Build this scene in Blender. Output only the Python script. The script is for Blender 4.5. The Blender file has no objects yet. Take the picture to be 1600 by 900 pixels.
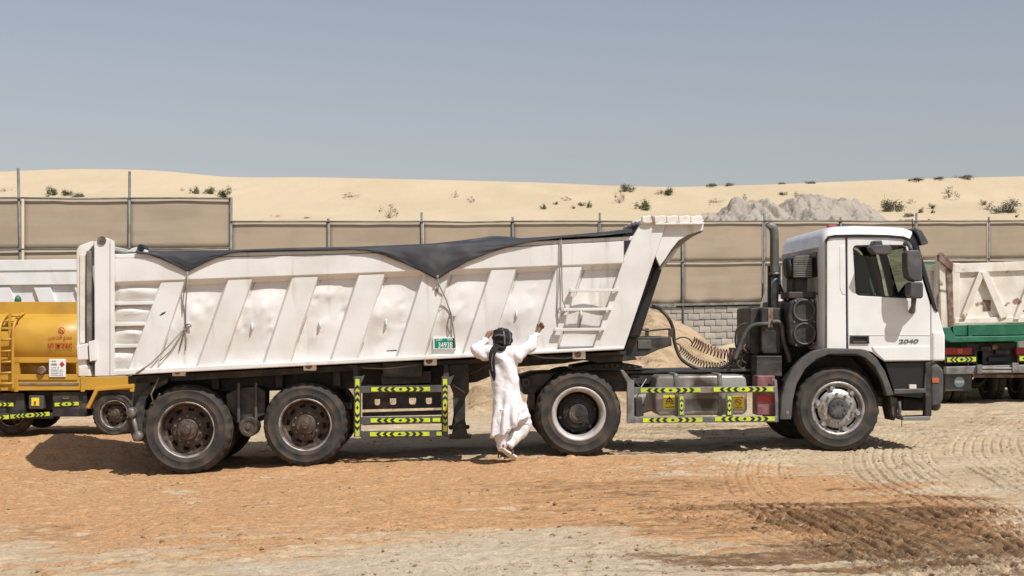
import bpy, bmesh, math, random
import numpy as np
from mathutils import Vector, Matrix, geometry

S = bpy.context.scene
COL = S.collection
random.seed(7); RNG = np.random.default_rng(7)
R = math.radians

# ------------------------------------------------------------------ camera, sky, sun
FPX, HZY, CZ = 2200.0, 510.0, 1.68          # focal length in photo pixels, horizon row, eye height
cam_d = bpy.data.cameras.new("camera")
cam = bpy.data.objects.new("camera", cam_d); COL.objects.link(cam)
cam.location = (0, 0, CZ); cam.rotation_euler = (R(90), 0, 0)
cam_d.sensor_width = 36; cam_d.lens = FPX / 1600 * 36
cam_d.shift_y = (HZY - 450) / 1600
cam_d.clip_start = 0.1; cam_d.clip_end = 3000
S.camera = cam

SUN_DIR = Vector((-0.43, 0.56, -1.0)).normalized()       # the way the light travels
sun_el = math.asin(-SUN_DIR.z); sun_az = math.atan2(-SUN_DIR.x, -SUN_DIR.y)
world = bpy.data.worlds.new("World"); S.world = world; world.use_nodes = True
wn = world.node_tree; bg = wn.nodes["Background"]
sky = wn.nodes.new("ShaderNodeTexSky"); sky.sky_type = 'NISHITA'; sky.sun_disc = False
sky.sun_elevation = sun_el; sky.sun_rotation = sun_az
sky.air_density = 1.3; sky.dust_density = 0.9; sky.ozone_density = 1.0; sky.altitude = 0
hsv = wn.nodes.new("ShaderNodeHueSaturation"); hsv.inputs["Saturation"].default_value = 0.56
tint = wn.nodes.new("ShaderNodeMix"); tint.data_type = 'RGBA'; tint.blend_type = 'MULTIPLY'; tint.inputs[0].default_value = 1
tint.inputs[7].default_value = (1.035, 0.99, 1.035, 1)        # dusty air: less green than a clean sky
wn.links.new(sky.outputs[0], hsv.inputs["Color"]); wn.links.new(hsv.outputs[0], tint.inputs[6]); wn.links.new(tint.outputs[2], bg.inputs[0])
bg.inputs[1].default_value = 0.088
sl = bpy.data.lights.new("sun", 'SUN'); sl.energy = 5.0; sl.angle = R(0.5); sl.color = (1, 0.97, 0.925)
so = bpy.data.objects.new("sun", sl); COL.objects.link(so)
so.rotation_euler = SUN_DIR.to_track_quat('-Z', 'Y').to_euler()
S.view_settings.view_transform = 'Standard'; S.view_settings.look = 'None'
S.view_settings.exposure = -0.05; S.view_settings.gamma = 1.0
S.cycles.max_bounces = 8

# ------------------------------------------------------------------ tracing and frames
def W(px, py, Y):
    return Vector(((px - 800) / FPX * Y, Y, CZ - (py - HZY) / FPX * Y))

class Frame:
    """a thing's own axes: u forward, v away from its near side, w up"""
    def __init__(s, loc, yaw=0.0, pitch=0.0):
        s.M = Matrix.Translation(loc) @ Matrix.Rotation(R(yaw), 4, 'Z') @ Matrix.Rotation(-R(pitch), 4, 'Y')
        s.I = s.M.inverted(); s.c = s.I @ Vector((0, 0, CZ))
    def P(s, px, py, v=0.0):
        d = s.I.to_3x3() @ Vector(((px - 800) / FPX, 1, (HZY - py) / FPX))
        t = (v - s.c.y) / d.y
        return s.c + d * t
    def uw(s, px, py, v=0.0):
        p = s.P(px, py, v); return (p.x, p.z)

# ------------------------------------------------------------------ numpy noise
def _hash(ix, iy, seed):
    h = (ix.astype(np.int64) * 374761393 + iy.astype(np.int64) * 668265263 + seed * 982451653) & 0xffffffff
    h = ((h ^ (h >> 13)) * 1274126177) & 0xffffffff
    return ((h ^ (h >> 16)) & 0xffff) / 65535.0
def vnoise(x, y, seed=0):
    x = np.asarray(x, float); y = np.asarray(y, float)
    ix = np.floor(x); iy = np.floor(y); fx = x - ix; fy = y - iy
    fx = fx * fx * (3 - 2 * fx); fy = fy * fy * (3 - 2 * fy)
    a = _hash(ix, iy, seed); b = _hash(ix + 1, iy, seed); c = _hash(ix, iy + 1, seed); d = _hash(ix + 1, iy + 1, seed)
    return (a + (b - a) * fx) * (1 - fy) + (c + (d - c) * fx) * fy
def fbm(x, y, seed=0, octv=4, gain=0.5):
    t = 0; a = 1; n = 0
    for i in range(octv):
        t = t + a * (vnoise(x * 2 ** i + 17.3 * i, y * 2 ** i - 9.1 * i, seed + i) - 0.5); n += a; a *= gain
    return t / n * 2
def sstep(a, b, x):
    t = np.clip((x - a) / (b - a), 0, 1); return t * t * (3 - 2 * t)

# ------------------------------------------------------------------ materials
MATS = {}
def mat(name, col, rough=0.6, metal=0.0, col2=None, scale=4.0, lo=0.4, hi=0.65, detail=6, bump=0.0, bscale=40.0,
        stain=None, stain_amt=0.0, stain_scale=(3, 3, 3), stain_lo=0.55, stain_hi=0.75, spec=0.5, bdist=0.02, coat=0.0, sheen=0.0):
    m = bpy.data.materials.new(name); m.use_nodes = True
    nt = m.node_tree; L = nt.links; N = nt.nodes; b = N["Principled BSDF"]
    b.inputs["Roughness"].default_value = rough; b.inputs["Metallic"].default_value = metal
    b.inputs["Specular IOR Level"].default_value = spec
    b.inputs["Coat Weight"].default_value = coat
    b.inputs["Base Color"].default_value = (*col, 1)
    tc = N.new("ShaderNodeTexCoord")
    def noise(sc, det, vec=None, mapping=None):
        n = N.new("ShaderNodeTexNoise"); n.inputs["Scale"].default_value = sc; n.inputs["Detail"].default_value = det
        if mapping:
            mp = N.new("ShaderNodeMapping"); mp.inputs["Scale"].default_value = mapping
            L.new(tc.outputs["Object"], mp.inputs[0]); L.new(mp.outputs[0], n.inputs[0])
        else: L.new(tc.outputs["Object"], n.inputs[0])
        return n
    def ramp(src, lo, hi):
        r = N.new("ShaderNodeMapRange"); r.inputs[1].default_value = lo; r.inputs[2].default_value = hi
        r.interpolation_type = 'SMOOTHSTEP'; L.new(src, r.inputs[0]); return r.outputs[0]
    cur = None
    if col2 is not None:
        n = noise(scale, detail); f = ramp(n.outputs["Fac"], lo, hi)
        mx = N.new("ShaderNodeMix"); mx.data_type = 'RGBA'
        mx.inputs[6].default_value = (*col, 1); mx.inputs[7].default_value = (*col2, 1)
        L.new(f, mx.inputs[0]); cur = mx.outputs[2]
    if stain is not None:
        n = noise(1.0, 8, mapping=stain_scale); f = ramp(n.outputs["Fac"], stain_lo, stain_hi)
        mu = N.new("ShaderNodeMath"); mu.operation = 'MULTIPLY'; mu.inputs[1].default_value = stain_amt; L.new(f, mu.inputs[0])
        mx = N.new("ShaderNodeMix"); mx.data_type = 'RGBA'; mx.inputs[6].default_value = (*col, 1); mx.inputs[7].default_value = (*stain, 1)
        if cur: L.new(cur, mx.inputs[6])
        L.new(mu.outputs[0], mx.inputs[0]); cur = mx.outputs[2]
        ra = N.new("ShaderNodeMapRange"); ra.inputs[3].default_value = rough; ra.inputs[4].default_value = min(1, rough + 0.25)
        L.new(f, ra.inputs[0]); L.new(ra.outputs[0], b.inputs["Roughness"])
    if cur: L.new(cur, b.inputs["Base Color"])
    if bump > 0:
        n = noise(bscale, 8); bp = N.new("ShaderNodeBump"); bp.inputs["Strength"].default_value = bump; bp.inputs["Distance"].default_value = bdist
        L.new(n.outputs["Fac"], bp.inputs["Height"]); L.new(bp.outputs[0], b.inputs["Normal"])
    MATS[name] = m
    return m

DUST = (0.42, 0.31, 0.20)
M_WHITE = mat("trailer_paint", (0.71, 0.70, 0.675), 0.5, col2=(0.63, 0.61, 0.575), scale=1.6, bump=0.06, bscale=30,
              stain=(0.40, 0.31, 0.23), stain_amt=0.6, stain_scale=(7, 7, 0.8), stain_lo=0.57, stain_hi=0.78)
M_WELD = mat("rusty_weld", (0.36, 0.29, 0.21), .8, col2=(0.62, 0.58, 0.52), scale=5, lo=.45, hi=.6)
M_WHITE2 = mat("worn_white_paint", (0.74, 0.715, 0.67), 0.6, col2=(0.62, 0.57, 0.50), scale=3.5, bump=0.08, bscale=35,
              stain=(0.16, 0.10, 0.07), stain_amt=0.85, stain_scale=(9, 9, 4), stain_lo=0.66, stain_hi=0.72)
M_CAB = mat("cab_paint", (0.76, 0.76, 0.75), 0.28, col2=(0.70, 0.695, 0.68), scale=2.0, coat=0.3,
            stain=(0.50, 0.44, 0.36), stain_amt=0.5, stain_scale=(3, 3, 1.2), stain_lo=0.56, stain_hi=0.8)
M_SOOTSHADE = mat("shaded_sooty_white", (0.44, 0.435, 0.43), .55, col2=(0.30, 0.29, 0.28), scale=2.5)  # cab white greyed by soot, with the rear wall's shade painted in
M_BLACK = mat("chassis_black", (0.016, 0.016, 0.017), 0.55, col2=(0.05, 0.043, 0.036), scale=5, bump=0.15, bscale=50,
              stain=DUST, stain_amt=0.28, stain_scale=(3, 3, 5), stain_lo=0.5, stain_hi=0.8)
M_GREY = mat("fender_plastic", (0.055, 0.057, 0.06), 0.5, col2=(0.09, 0.085, 0.08), scale=4, bump=0.05, bscale=80,
             stain=DUST, stain_amt=0.2, stain_scale=(3, 3, 3), stain_lo=0.5, stain_hi=0.8)
M_TRIM = mat("black_trim", (0.012, 0.012, 0.013), 0.4, bump=0.03, bscale=120)
M_STEEL = mat("grey_steel", (0.22, 0.22, 0.215), 0.5, 0.3, col2=(0.13, 0.125, 0.115), scale=6, bump=0.08, bscale=40,
              stain=DUST, stain_amt=0.4, stain_scale=(4, 4, 4), stain_lo=0.5, stain_hi=0.75)
M_TANK = mat("dusty_tank_metal", (0.34, 0.325, 0.30), 0.45, 0.4, col2=(0.20, 0.175, 0.145), scale=3, bump=0.08, bscale=30,
             stain=(0.05, 0.036, 0.024), stain_amt=0.75, stain_scale=(2.2, 2.2, 1.4), stain_lo=0.55, stain_hi=0.72)
M_TYRE = mat("tyre_rubber", (0.022, 0.021, 0.020), 0.75, col2=(0.055, 0.045, 0.036), scale=3, bump=0.15, bscale=60,
             stain=(0.15, 0.105, 0.07), stain_amt=0.38, stain_scale=(2.5, 2.5, 2.5), stain_lo=0.42, stain_hi=0.8)
M_RIM = mat("rusty_rim_steel", (0.105, 0.08, 0.062), 0.5, 0.4, col2=(0.055, 0.038, 0.03), scale=7, bump=0.15, bscale=60,
            stain=DUST, stain_amt=0.3, stain_scale=(5, 5, 5), stain_lo=0.5, stain_hi=0.75)
M_FLANGE = mat("worn_rim_flange", (0.42, 0.40, 0.38), 0.4, 0.5, col2=(0.20, 0.16, 0.13), scale=4, lo=0.45, hi=0.62, bump=0.06)
M_SILVER = mat("silver_rim_paint", (0.50, 0.47, 0.45), 0.5, 0.2, col2=(0.38, 0.345, 0.32), scale=5, bump=0.06)
M_CHROME = mat("dirty_alloy", (0.42, 0.41, 0.40), 0.45, 0.6, col2=(0.26, 0.23, 0.20), scale=9, bump=0.1, bscale=50)
M_HUB = mat("dull_hub_metal", (0.22, 0.20, 0.185), 0.5, 0.5, col2=(0.11, 0.09, 0.08), scale=12, bump=0.1)
M_FTANK = mat("fuel_stained_tank", (0.36, 0.345, 0.32), 0.45, 0.4, col2=(0.22, 0.195, 0.165), scale=3, bump=0.08, bscale=30, stain=(0.09, 0.07, 0.05), stain_amt=.5, stain_scale=(2.2, 2.2, 1.4), stain_lo=.55, stain_hi=.75)
M_STACK = mat("exhaust_metal", (0.21, 0.205, 0.20), 0.5, 0.5, col2=(0.13, 0.12, 0.11), scale=3.5, bump=0.05,
              stain=(0.27, 0.18, 0.11), stain_amt=0.4, stain_scale=(4, 4, 2.5), stain_lo=0.55, stain_hi=0.75)
M_YEL = mat("tanker_yellow", (0.53, 0.30, 0.035), 0.45, col2=(0.46, 0.25, 0.03), scale=2, coat=0.15,
            stain=(0.36, 0.22, 0.08), stain_amt=0.5, stain_scale=(2.5, 2.5, 1.5), stain_lo=0.54, stain_hi=0.8)
M_LIME = mat("reflective_lime", (0.56, 0.67, 0.03), 0.5, col2=(0.42, 0.49, 0.06), scale=8)
M_MARK = mat("black_print", (0.012, 0.013, 0.012), 0.6)
M_PLATE = mat("plate_green", (0.0, 0.19, 0.125), 0.35)
M_PRINTW = mat("white_print", (0.78, 0.80, 0.77), 0.5)
M_PRINTR = mat("red_print", (0.42, 0.03, 0.02), 0.5)
M_PRINTG = mat("grey_print", (0.13, 0.13, 0.13), 0.4)
M_PRINTY = mat("yellow_print", (0.75, 0.62, 0.03), 0.5)
M_TARP = mat("tarp_fabric", (0.030, 0.031, 0.038), 0.72, col2=(0.040, 0.040, 0.045), scale=2, bump=0.1, bscale=9,
             stain=(0.25, 0.235, 0.215), stain_amt=0.40, stain_scale=(2, 2, 2), stain_lo=0.5, stain_hi=0.8)
M_ROPE = mat("rope_fibre", (0.26, 0.235, 0.20), 0.9, bump=0.3, bscale=200)
M_NET = mat("shade_net", (0.345, 0.272, 0.197), 0.9, col2=(0.30, 0.24, 0.175), scale=0.7, bump=0.15, bscale=25,
            stain=(0.38, 0.315, 0.24), stain_amt=0.5, stain_scale=(0.35, 0.35, 3.0), stain_lo=0.45, stain_hi=0.65)
_n = M_NET.node_tree; _b = _n.nodes["Principled BSDF"]; _src = _b.inputs["Base Color"].links[0].from_socket; _oi = _n.nodes.new("ShaderNodeObjectInfo")
_r = _n.nodes.new("ShaderNodeMapRange"); _r.inputs[3].default_value = .90; _r.inputs[4].default_value = 1.10; _n.links.new(_oi.outputs["Random"], _r.inputs[0])
_h = _n.nodes.new("ShaderNodeHueSaturation"); _n.links.new(_r.outputs[0], _h.inputs["Value"]); _n.links.new(_src, _h.inputs["Color"]); _n.links.new(_h.outputs[0], _b.inputs["Base Color"])
M_POST = mat("galvanised_post", (0.17, 0.18, 0.165), 0.6, 0.2, col2=(0.11, 0.11, 0.10), scale=3)
M_BLOCK = mat("concrete_block", (0.36, 0.33, 0.29), 0.95, col2=(0.25, 0.23, 0.20), scale=2.2, bump=0.5, bscale=18)
M_MORTAR = mat("mortar", (0.20, 0.175, 0.145), 0.95, bump=0.4, bscale=20)
M_GREEN = mat("green_paint", (0.006, 0.105, 0.05), 0.45, col2=(0.02, 0.15, 0.085), scale=3, bump=0.06,
              stain=(0.20, 0.17, 0.12), stain_amt=0.4, stain_scale=(5, 5, 5), stain_lo=0.58, stain_hi=0.8)
M_RWHITE = mat("rust_flecked_white", (0.72, 0.68, 0.60), 0.6, col2=(0.60, 0.54, 0.45), scale=2.5, bump=0.08,
               stain=(0.20, 0.10, 0.055), stain_amt=0.85, stain_scale=(3.5, 3.5, 4.5), stain_lo=0.61, stain_hi=0.68)
M_UNDER = mat("grimy_underside", (0.23, 0.20, 0.17), .8, col2=(0.12, 0.10, 0.085), scale=4, bump=.2)
M_RUST = mat("rusty_steel", (0.13, 0.075, 0.05), 0.8, col2=(0.26, 0.19, 0.15), scale=8, bump=0.3)
M_REDL = mat("red_lens", (0.32, 0.012, 0.012), 0.25)
M_ORNL = mat("orange_lens", (0.48, 0.10, 0.03), 0.4)
M_REDB = mat("faded_red_plastic", (0.19, 0.055, 0.065), 0.5, col2=(0.26, 0.15, 0.14), scale=5)
M_SKIN = mat("skin", (0.23, 0.105, 0.06), 0.55, bump=0.05, bscale=90)
M_KURTA = mat("white_cotton", (0.74, 0.735, 0.755), 0.9, col2=(0.67, 0.66, 0.68), scale=6, bump=0.12, bscale=60)
M_SCARF = mat("black_scarf", (0.014, 0.014, 0.015), 0.9, bump=0.3, bscale=120)
M_SCARFG = mat("scarf_stripe", (0.16, 0.155, 0.15), 0.9, bump=0.3, bscale=120)
M_SANDAL = mat("brown_leather", (0.06, 0.03, 0.02), 0.6)
M_SOLE = mat("pale_sole", (0.62, 0.58, 0.52), 0.8)
M_COILR = mat("red_hose", (0.21, 0.10, 0.085), 0.6, col2=(0.16, 0.055, 0.05), scale=8)
M_HOSE = mat("black_hose", (0.03, 0.028, 0.025), 0.6, col2=(0.09, 0.075, 0.055), scale=6)
M_SEAT = mat("seat_fabric", (0.10, 0.105, 0.10), 0.85)
M_INT = mat("cab_interior", (0.06, 0.062, 0.062), 0.8)
M_DRY = mat("dry_twigs", (0.20, 0.145, 0.09), 0.9)
M_LEAF = mat("shrub_leaf", (0.060, 0.085, 0.030), 0.8, col2=(0.105, 0.115, 0.05), scale=5)
M_LEAF2 = mat("grey_shrub_leaf", (0.115, 0.115, 0.075), 0.8, col2=(0.16, 0.15, 0.10), scale=5)
M_LEAF3 = mat("dry_shrub_leaf", (0.24, 0.18, 0.11), 0.85, col2=(0.30, 0.24, 0.15), scale=5)

def glass_mat(name, tint, rough=0.02, mixf=0.25):
    m = bpy.data.materials.new(name); m.use_nodes = True; nt = m.node_tree
    for n in list(nt.nodes): nt.nodes.remove(n)
    o = nt.nodes.new("ShaderNodeOutputMaterial"); t = nt.nodes.new("ShaderNodeBsdfTransparent"); g = nt.nodes.new("ShaderNodeBsdfGlossy")
    f = nt.nodes.new("ShaderNodeFresnel"); f.inputs[0].default_value = 1.5; mx = nt.nodes.new("ShaderNodeMixShader")
    t.inputs[0].default_value = (*tint, 1); g.inputs["Roughness"].default_value = rough
    nt.links.new(f.outputs[0], mx.inputs[0]); nt.links.new(t.outputs[0], mx.inputs[1]); nt.links.new(g.outputs[0], mx.inputs[2])
    nt.links.new(mx.outputs[0], o.inputs[0]); return m
M_GLASS = glass_mat("tinted_window_glass", (0.56, 0.66, 0.63))

# ------------------------------------------------------------------ mesh builder
class MB:
    def __init__(s): s.v = []; s.f = []; s.m = []; s.cm = 0; s.sm = []; s.smooth = False
    def add(s, verts, faces):
        o = len(s.v); s.v += [tuple(p) for p in verts]
        for f in faces: s.f.append([o + i for i in f]); s.m.append(s.cm); s.sm.append(s.smooth)
    def box(s, u0, u1, v0, v1, w0, w1):
        s.add([(u, v, w) for u in (u0, u1) for v in (v0, v1) for w in (w0, w1)],
              [(0, 1, 3, 2), (4, 6, 7, 5), (0, 4, 5, 1), (2, 3, 7, 6), (0, 2, 6, 4), (1, 5, 7, 3)])
    def prism(s, pts, v0, v1):
        n = len(pts); a = sum(pts[i][0] * pts[(i + 1) % n][1] - pts[(i + 1) % n][0] * pts[i][1] for i in range(n))
        if a < 0: pts = pts[::-1]
        s.add([(u, v0, w) for u, w in pts] + [(u, v1, w) for u, w in pts],
              [tuple(range(n)), tuple(range(2 * n - 1, n - 1, -1))] + [(i, i + n, (i + 1) % n + n, (i + 1) % n) for i in range(n)])
    def plate(s, outer, holes, v0, v1):
        loops = [outer] + holes
        tri = geometry.tessellate_polygon([[Vector((p[0], p[1], 0)) for p in l] for l in loops])
        flat = [p for l in loops for p in l]; n = len(flat); F = []
        for t in tri:
            a, b, c = [flat[i] for i in t]
            cr = (b[0] - a[0]) * (c[1] - a[1]) - (b[1] - a[1]) * (c[0] - a[0])
            if cr < 0: t = (t[0], t[2], t[1])
            F.append(tuple(t)); F.append(tuple(i + n for i in (t[0], t[2], t[1])))
        o = 0
        for k, l in enumerate(loops):
            m = len(l); ar = sum(l[i][0] * l[(i + 1) % m][1] - l[(i + 1) % m][0] * l[i][1] for i in range(m))
            ccw = (ar > 0) == (k == 0)
            for i in range(m):
                a, b = o + i, o + (i + 1) % m
                F.append((a, a + n, b + n, b) if ccw else (b, b + n, a + n, a))
            o += m
        s.add([(u, v0, w) for u, w in flat] + [(u, v1, w) for u, w in flat], F)
    def beam(s, p, q, w, h=None):
        """square bar between two points"""
        p = Vector(p); q = Vector(q); h = h or w; d = (q - p).normalized()
        a = d.cross(Vector((0, 1, 0)));
        if a.length < 1e-3: a = d.cross(Vector((1, 0, 0)))
        a.normalize(); b = d.cross(a)
        vs = [c + a * i * w / 2 + b * j * h / 2 for c in (p, q) for i, j in ((-1, -1), (1, -1), (1, 1), (-1, 1))]
        s.add(vs, [(0, 1, 2, 3), (7, 6, 5, 4)] + [(i, i + 4, (i + 1) % 4 + 4, (i + 1) % 4) for i in range(4)])
    def tube(s, pts, r, seg=8, caps=True):
        pts = [Vector(p) for p in pts]; n = len(pts); rs = r if isinstance(r, (list, tuple)) else [r] * n
        t0 = (pts[1] - pts[0]).normalized(); a = t0.cross(Vector((0.13, 0.3, 1)))
        if a.length < 1e-3: a = t0.cross(Vector((1, 0, 0)))
        a.normalize(); V = []
        for i in range(n):
            t = (pts[min(i + 1, n - 1)] - pts[max(i - 1, 0)]).normalized()
            a = (a - t * a.dot(t)).normalized(); b = t.cross(a)
            for k in range(seg):
                an = 2 * math.pi * k / seg; V.append(pts[i] + (a * math.cos(an) + b * math.sin(an)) * rs[i])
        F = [(i * seg + k, i * seg + (k + 1) % seg, (i + 1) * seg + (k + 1) % seg, (i + 1) * seg + k) for i in range(n - 1) for k in range(seg)]
        if caps: F += [tuple(range(seg - 1, -1, -1)), tuple(range((n - 1) * seg, n * seg))]
        s.add(V, F)
    def lathe(s, prof, c=(0, 0, 0), seg=48, sgn=1, skip=None, rmod=None):
        """prof: (radius, depth); the axis runs along v from c"""
        n = len(prof); V = []
        for i, (r, d) in enumerate(prof):
            for k in range(seg):
                an = 2 * math.pi * k / seg; rr = rmod(i, k, r) if rmod else r
                V.append((c[0] + rr * math.cos(an), c[1] + sgn * d, c[2] + rr * math.sin(an)))
        F = []
        for i in range(n - 1):
            for k in range(seg):
                if skip and skip(i, k): continue
                q = (i * seg + k, i * seg + (k + 1) % seg, (i + 1) * seg + (k + 1) % seg, (i + 1) * seg + k)
                F.append(q if sgn < 0 else q[::-1])
        s.add(V, F)
    def disc(s, c, r, v, seg=24):
        s.add([(c[0] + r * math.cos(2 * math.pi * k / seg), v, c[1] + r * math.sin(2 * math.pi * k / seg)) for k in range(seg)], [tuple(range(seg))])
    def grid(s, fn, nu, nv):
        V = [fn(i / (nu - 1), j / (nv - 1)) for i in range(nu) for j in range(nv)]
        s.add(V, [(i * nv + j, (i + 1) * nv + j, (i + 1) * nv + j + 1, i * nv + j + 1) for i in range(nu - 1) for j in range(nv - 1)])
    def build(s, name, mats, parent=None, bevel=0.0, smooth=False, label=None, seg=2, off=(0, 0, 0)):
        used = sorted({i for f in s.f for i in f})
        if len(used) < len(s.v):
            mp = {a: b for b, a in enumerate(used)}; s.v = [s.v[i] for i in used]; s.f = [[mp[i] for i in f] for f in s.f]
        me = bpy.data.meshes.new(name); me.from_pydata(s.v, [], s.f)
        for m in (mats if isinstance(mats, (list, tuple)) else [mats]): me.materials.append(m)
        me.polygons.foreach_set("material_index", s.m)
        me.polygons.foreach_set("use_smooth", [bool(smooth or x) for x in s.sm]); me.update()
        o = bpy.data.objects.new(name, me); COL.objects.link(o)
        if parent: o.parent = parent
        o.location = off
        if bevel:
            b = o.modifiers.new("edge", 'BEVEL'); b.width = bevel; b.segments = seg; b.limit_method = 'ANGLE'; b.angle_limit = R(35); b.harden_normals = False
        if label: o["label"] = label
        return o

def thing(name, fr, label, cat, group=None):
    o = bpy.data.objects.new(name, None); COL.objects.link(o); o.empty_display_size = 0.3
    o.matrix_world = fr.M; o["label"] = label; o["category"] = cat
    if group: o["group"] = group
    return o
def tag(o, label, cat, group=None):
    o["label"] = label; o["category"] = cat
    if group: o["group"] = group
    return o
def structure(o): o["kind"] = "structure"; return o
def np_mesh(name, V, F, m, smooth=True):
    me = bpy.data.meshes.new(name); nv, nf = len(V), len(F)
    me.vertices.add(nv); me.vertices.foreach_set("co", np.asarray(V, np.float32).ravel())
    me.loops.add(nf * 4); me.loops.foreach_set("vertex_index", np.asarray(F, np.int32).ravel())
    me.polygons.add(nf); me.polygons.foreach_set("loop_start", np.arange(0, nf * 4, 4, dtype=np.int32))
    me.polygons.foreach_set("loop_total", np.full(nf, 4, np.int32))
    if smooth: me.polygons.foreach_set("use_smooth", np.ones(nf, bool))
    me.update(calc_edges=True); me.materials.append(m)
    return me
def field(name, xs, ys, zfn, m):
    X, Y = np.meshgrid(xs, ys, indexing='ij'); Z = zfn(X, Y)
    nx, ny = len(xs), len(ys); idx = np.arange(nx * ny).reshape(nx, ny)
    F = np.stack([idx[:-1, :-1], idx[1:, :-1], idx[1:, 1:], idx[:-1, 1:]], -1).reshape(-1, 4)
    me = np_mesh(name, np.stack([X, Y, Z], -1).reshape(-1, 3), F, m)
    o = bpy.data.objects.new(name, me); COL.objects.link(o); return o, X, Y, Z

_txt = 0
def text(body, fr, parent, px, py, hpx, v, m, name="lettering", width=None, shear=0.0, weight=0.0, thick=0.002):
    """lettering centred on a pixel of the thing's near side, hpx tall; width in pixels squeezes it"""
    c = bpy.data.curves.new("t", 'FONT'); c.body = body; c.align_x = 'CENTER'; c.align_y = 'CENTER'; c.shear = shear
    c.size = 1; c.offset = weight; c.extrude = 0.0005
    t = bpy.data.objects.new("t", c); COL.objects.link(t)
    dg = bpy.context.evaluated_depsgraph_get(); me = bpy.data.meshes.new_from_object(t.evaluated_get(dg))
    bpy.data.objects.remove(t); bpy.data.curves.remove(c)
    n = len(me.vertices)
    if n == 0: return None
    co = np.zeros(n * 3, np.float32); me.vertices.foreach_get("co", co); co = co.reshape(-1, 3)
    lo, hi = co.min(0), co.max(0); mid = (lo + hi) / 2; sz = hi - lo
    p = fr.P(px, py, v); q = fr.P(px, py - hpx, v); hh = (q - p).length
    sy = hh / max(sz[1], 1e-4); sx = sy
    if width: sx = (fr.P(px + width, py, v) - p).length / max(sz[0], 1e-4)
    out = np.stack([p.x + (co[:, 0] - mid[0]) * sx, v - (co[:, 2] - lo[2]) / max(sz[2], 1e-6) * thick, p.z + (co[:, 1] - mid[1]) * sy], -1)
    me.vertices.foreach_set("co", out.astype(np.float32).ravel()); me.update()
    me.materials.clear(); me.materials.append(m); me.name = name
    o = bpy.data.objects.new(name, me); COL.objects.link(o); o.parent = parent
    return o

def tape(fr, parent, p0, p1, wpx, v, n=6, name="reflective_tape", split=True):
    """lime strip with black chevrons that point away from a diamond in its middle"""
    a = fr.P(*p0, v); b = fr.P(*p1, v); d = b - a; L = d.length; d.normalize()
    pp = fr.P((p0[0] + p1[0]) / 2, (p0[1] + p1[1]) / 2, v); h = (fr.P((p0[0] + p1[0]) / 2, (p0[1] + p1[1]) / 2 - wpx, v) - pp).length / 2
    up = Vector((-d.z, 0, d.x)); nrm = Vector((0, -1, 0))
    def pt(s_, t_, k=0): return a + d * s_ + up * t_ + nrm * k
    mb = MB(); mb.add([pt(0, -h), pt(L, -h), pt(L, h), pt(0, h), pt(0, -h, .004), pt(L, -h, .004), pt(L, h, .004), pt(0, h, .004)],
                      [(4, 5, 6, 7), (0, 4, 7, 3), (1, 2, 6, 5), (3, 7, 6, 2), (0, 1, 5, 4)])
    mb.cm = 1; step = L / (2 * n + 1); th = step * 0.50; e = h * 0.97
    mid = L / 2 if split else 0
    def chev(s0, dr):
        q = [pt(s0, -e, .0065), pt(s0 + dr * th, -e, .0065), pt(s0 + dr * (th + h * 1.1), 0, .0065), pt(s0 + dr * th, e, .0065), pt(s0, e, .0065), pt(s0 + dr * h * 1.1, 0, .0065)]
        if dr > 0: mb.add(q, [(0, 1, 2, 5), (5, 2, 3, 4)])
        else: mb.add(q, [(5, 2, 1, 0), (4, 3, 2, 5)])
    for k in range(n):
        s_ = step * (k + 0.75)
        if split:
            if mid + s_ + th + h * 1.1 < L: chev(mid + s_, 1); chev(mid - s_, -1)
    if split:
        q = [pt(mid - h * 1.0, 0, .0065), pt(mid, -e * .7, .0065), pt(mid + h * 1.0, 0, .0065), pt(mid, e * .7, .0065)]; mb.add(q, [(0, 1, 2, 3)])
    return mb.build(name, [M_LIME, M_MARK], parent)

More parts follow.
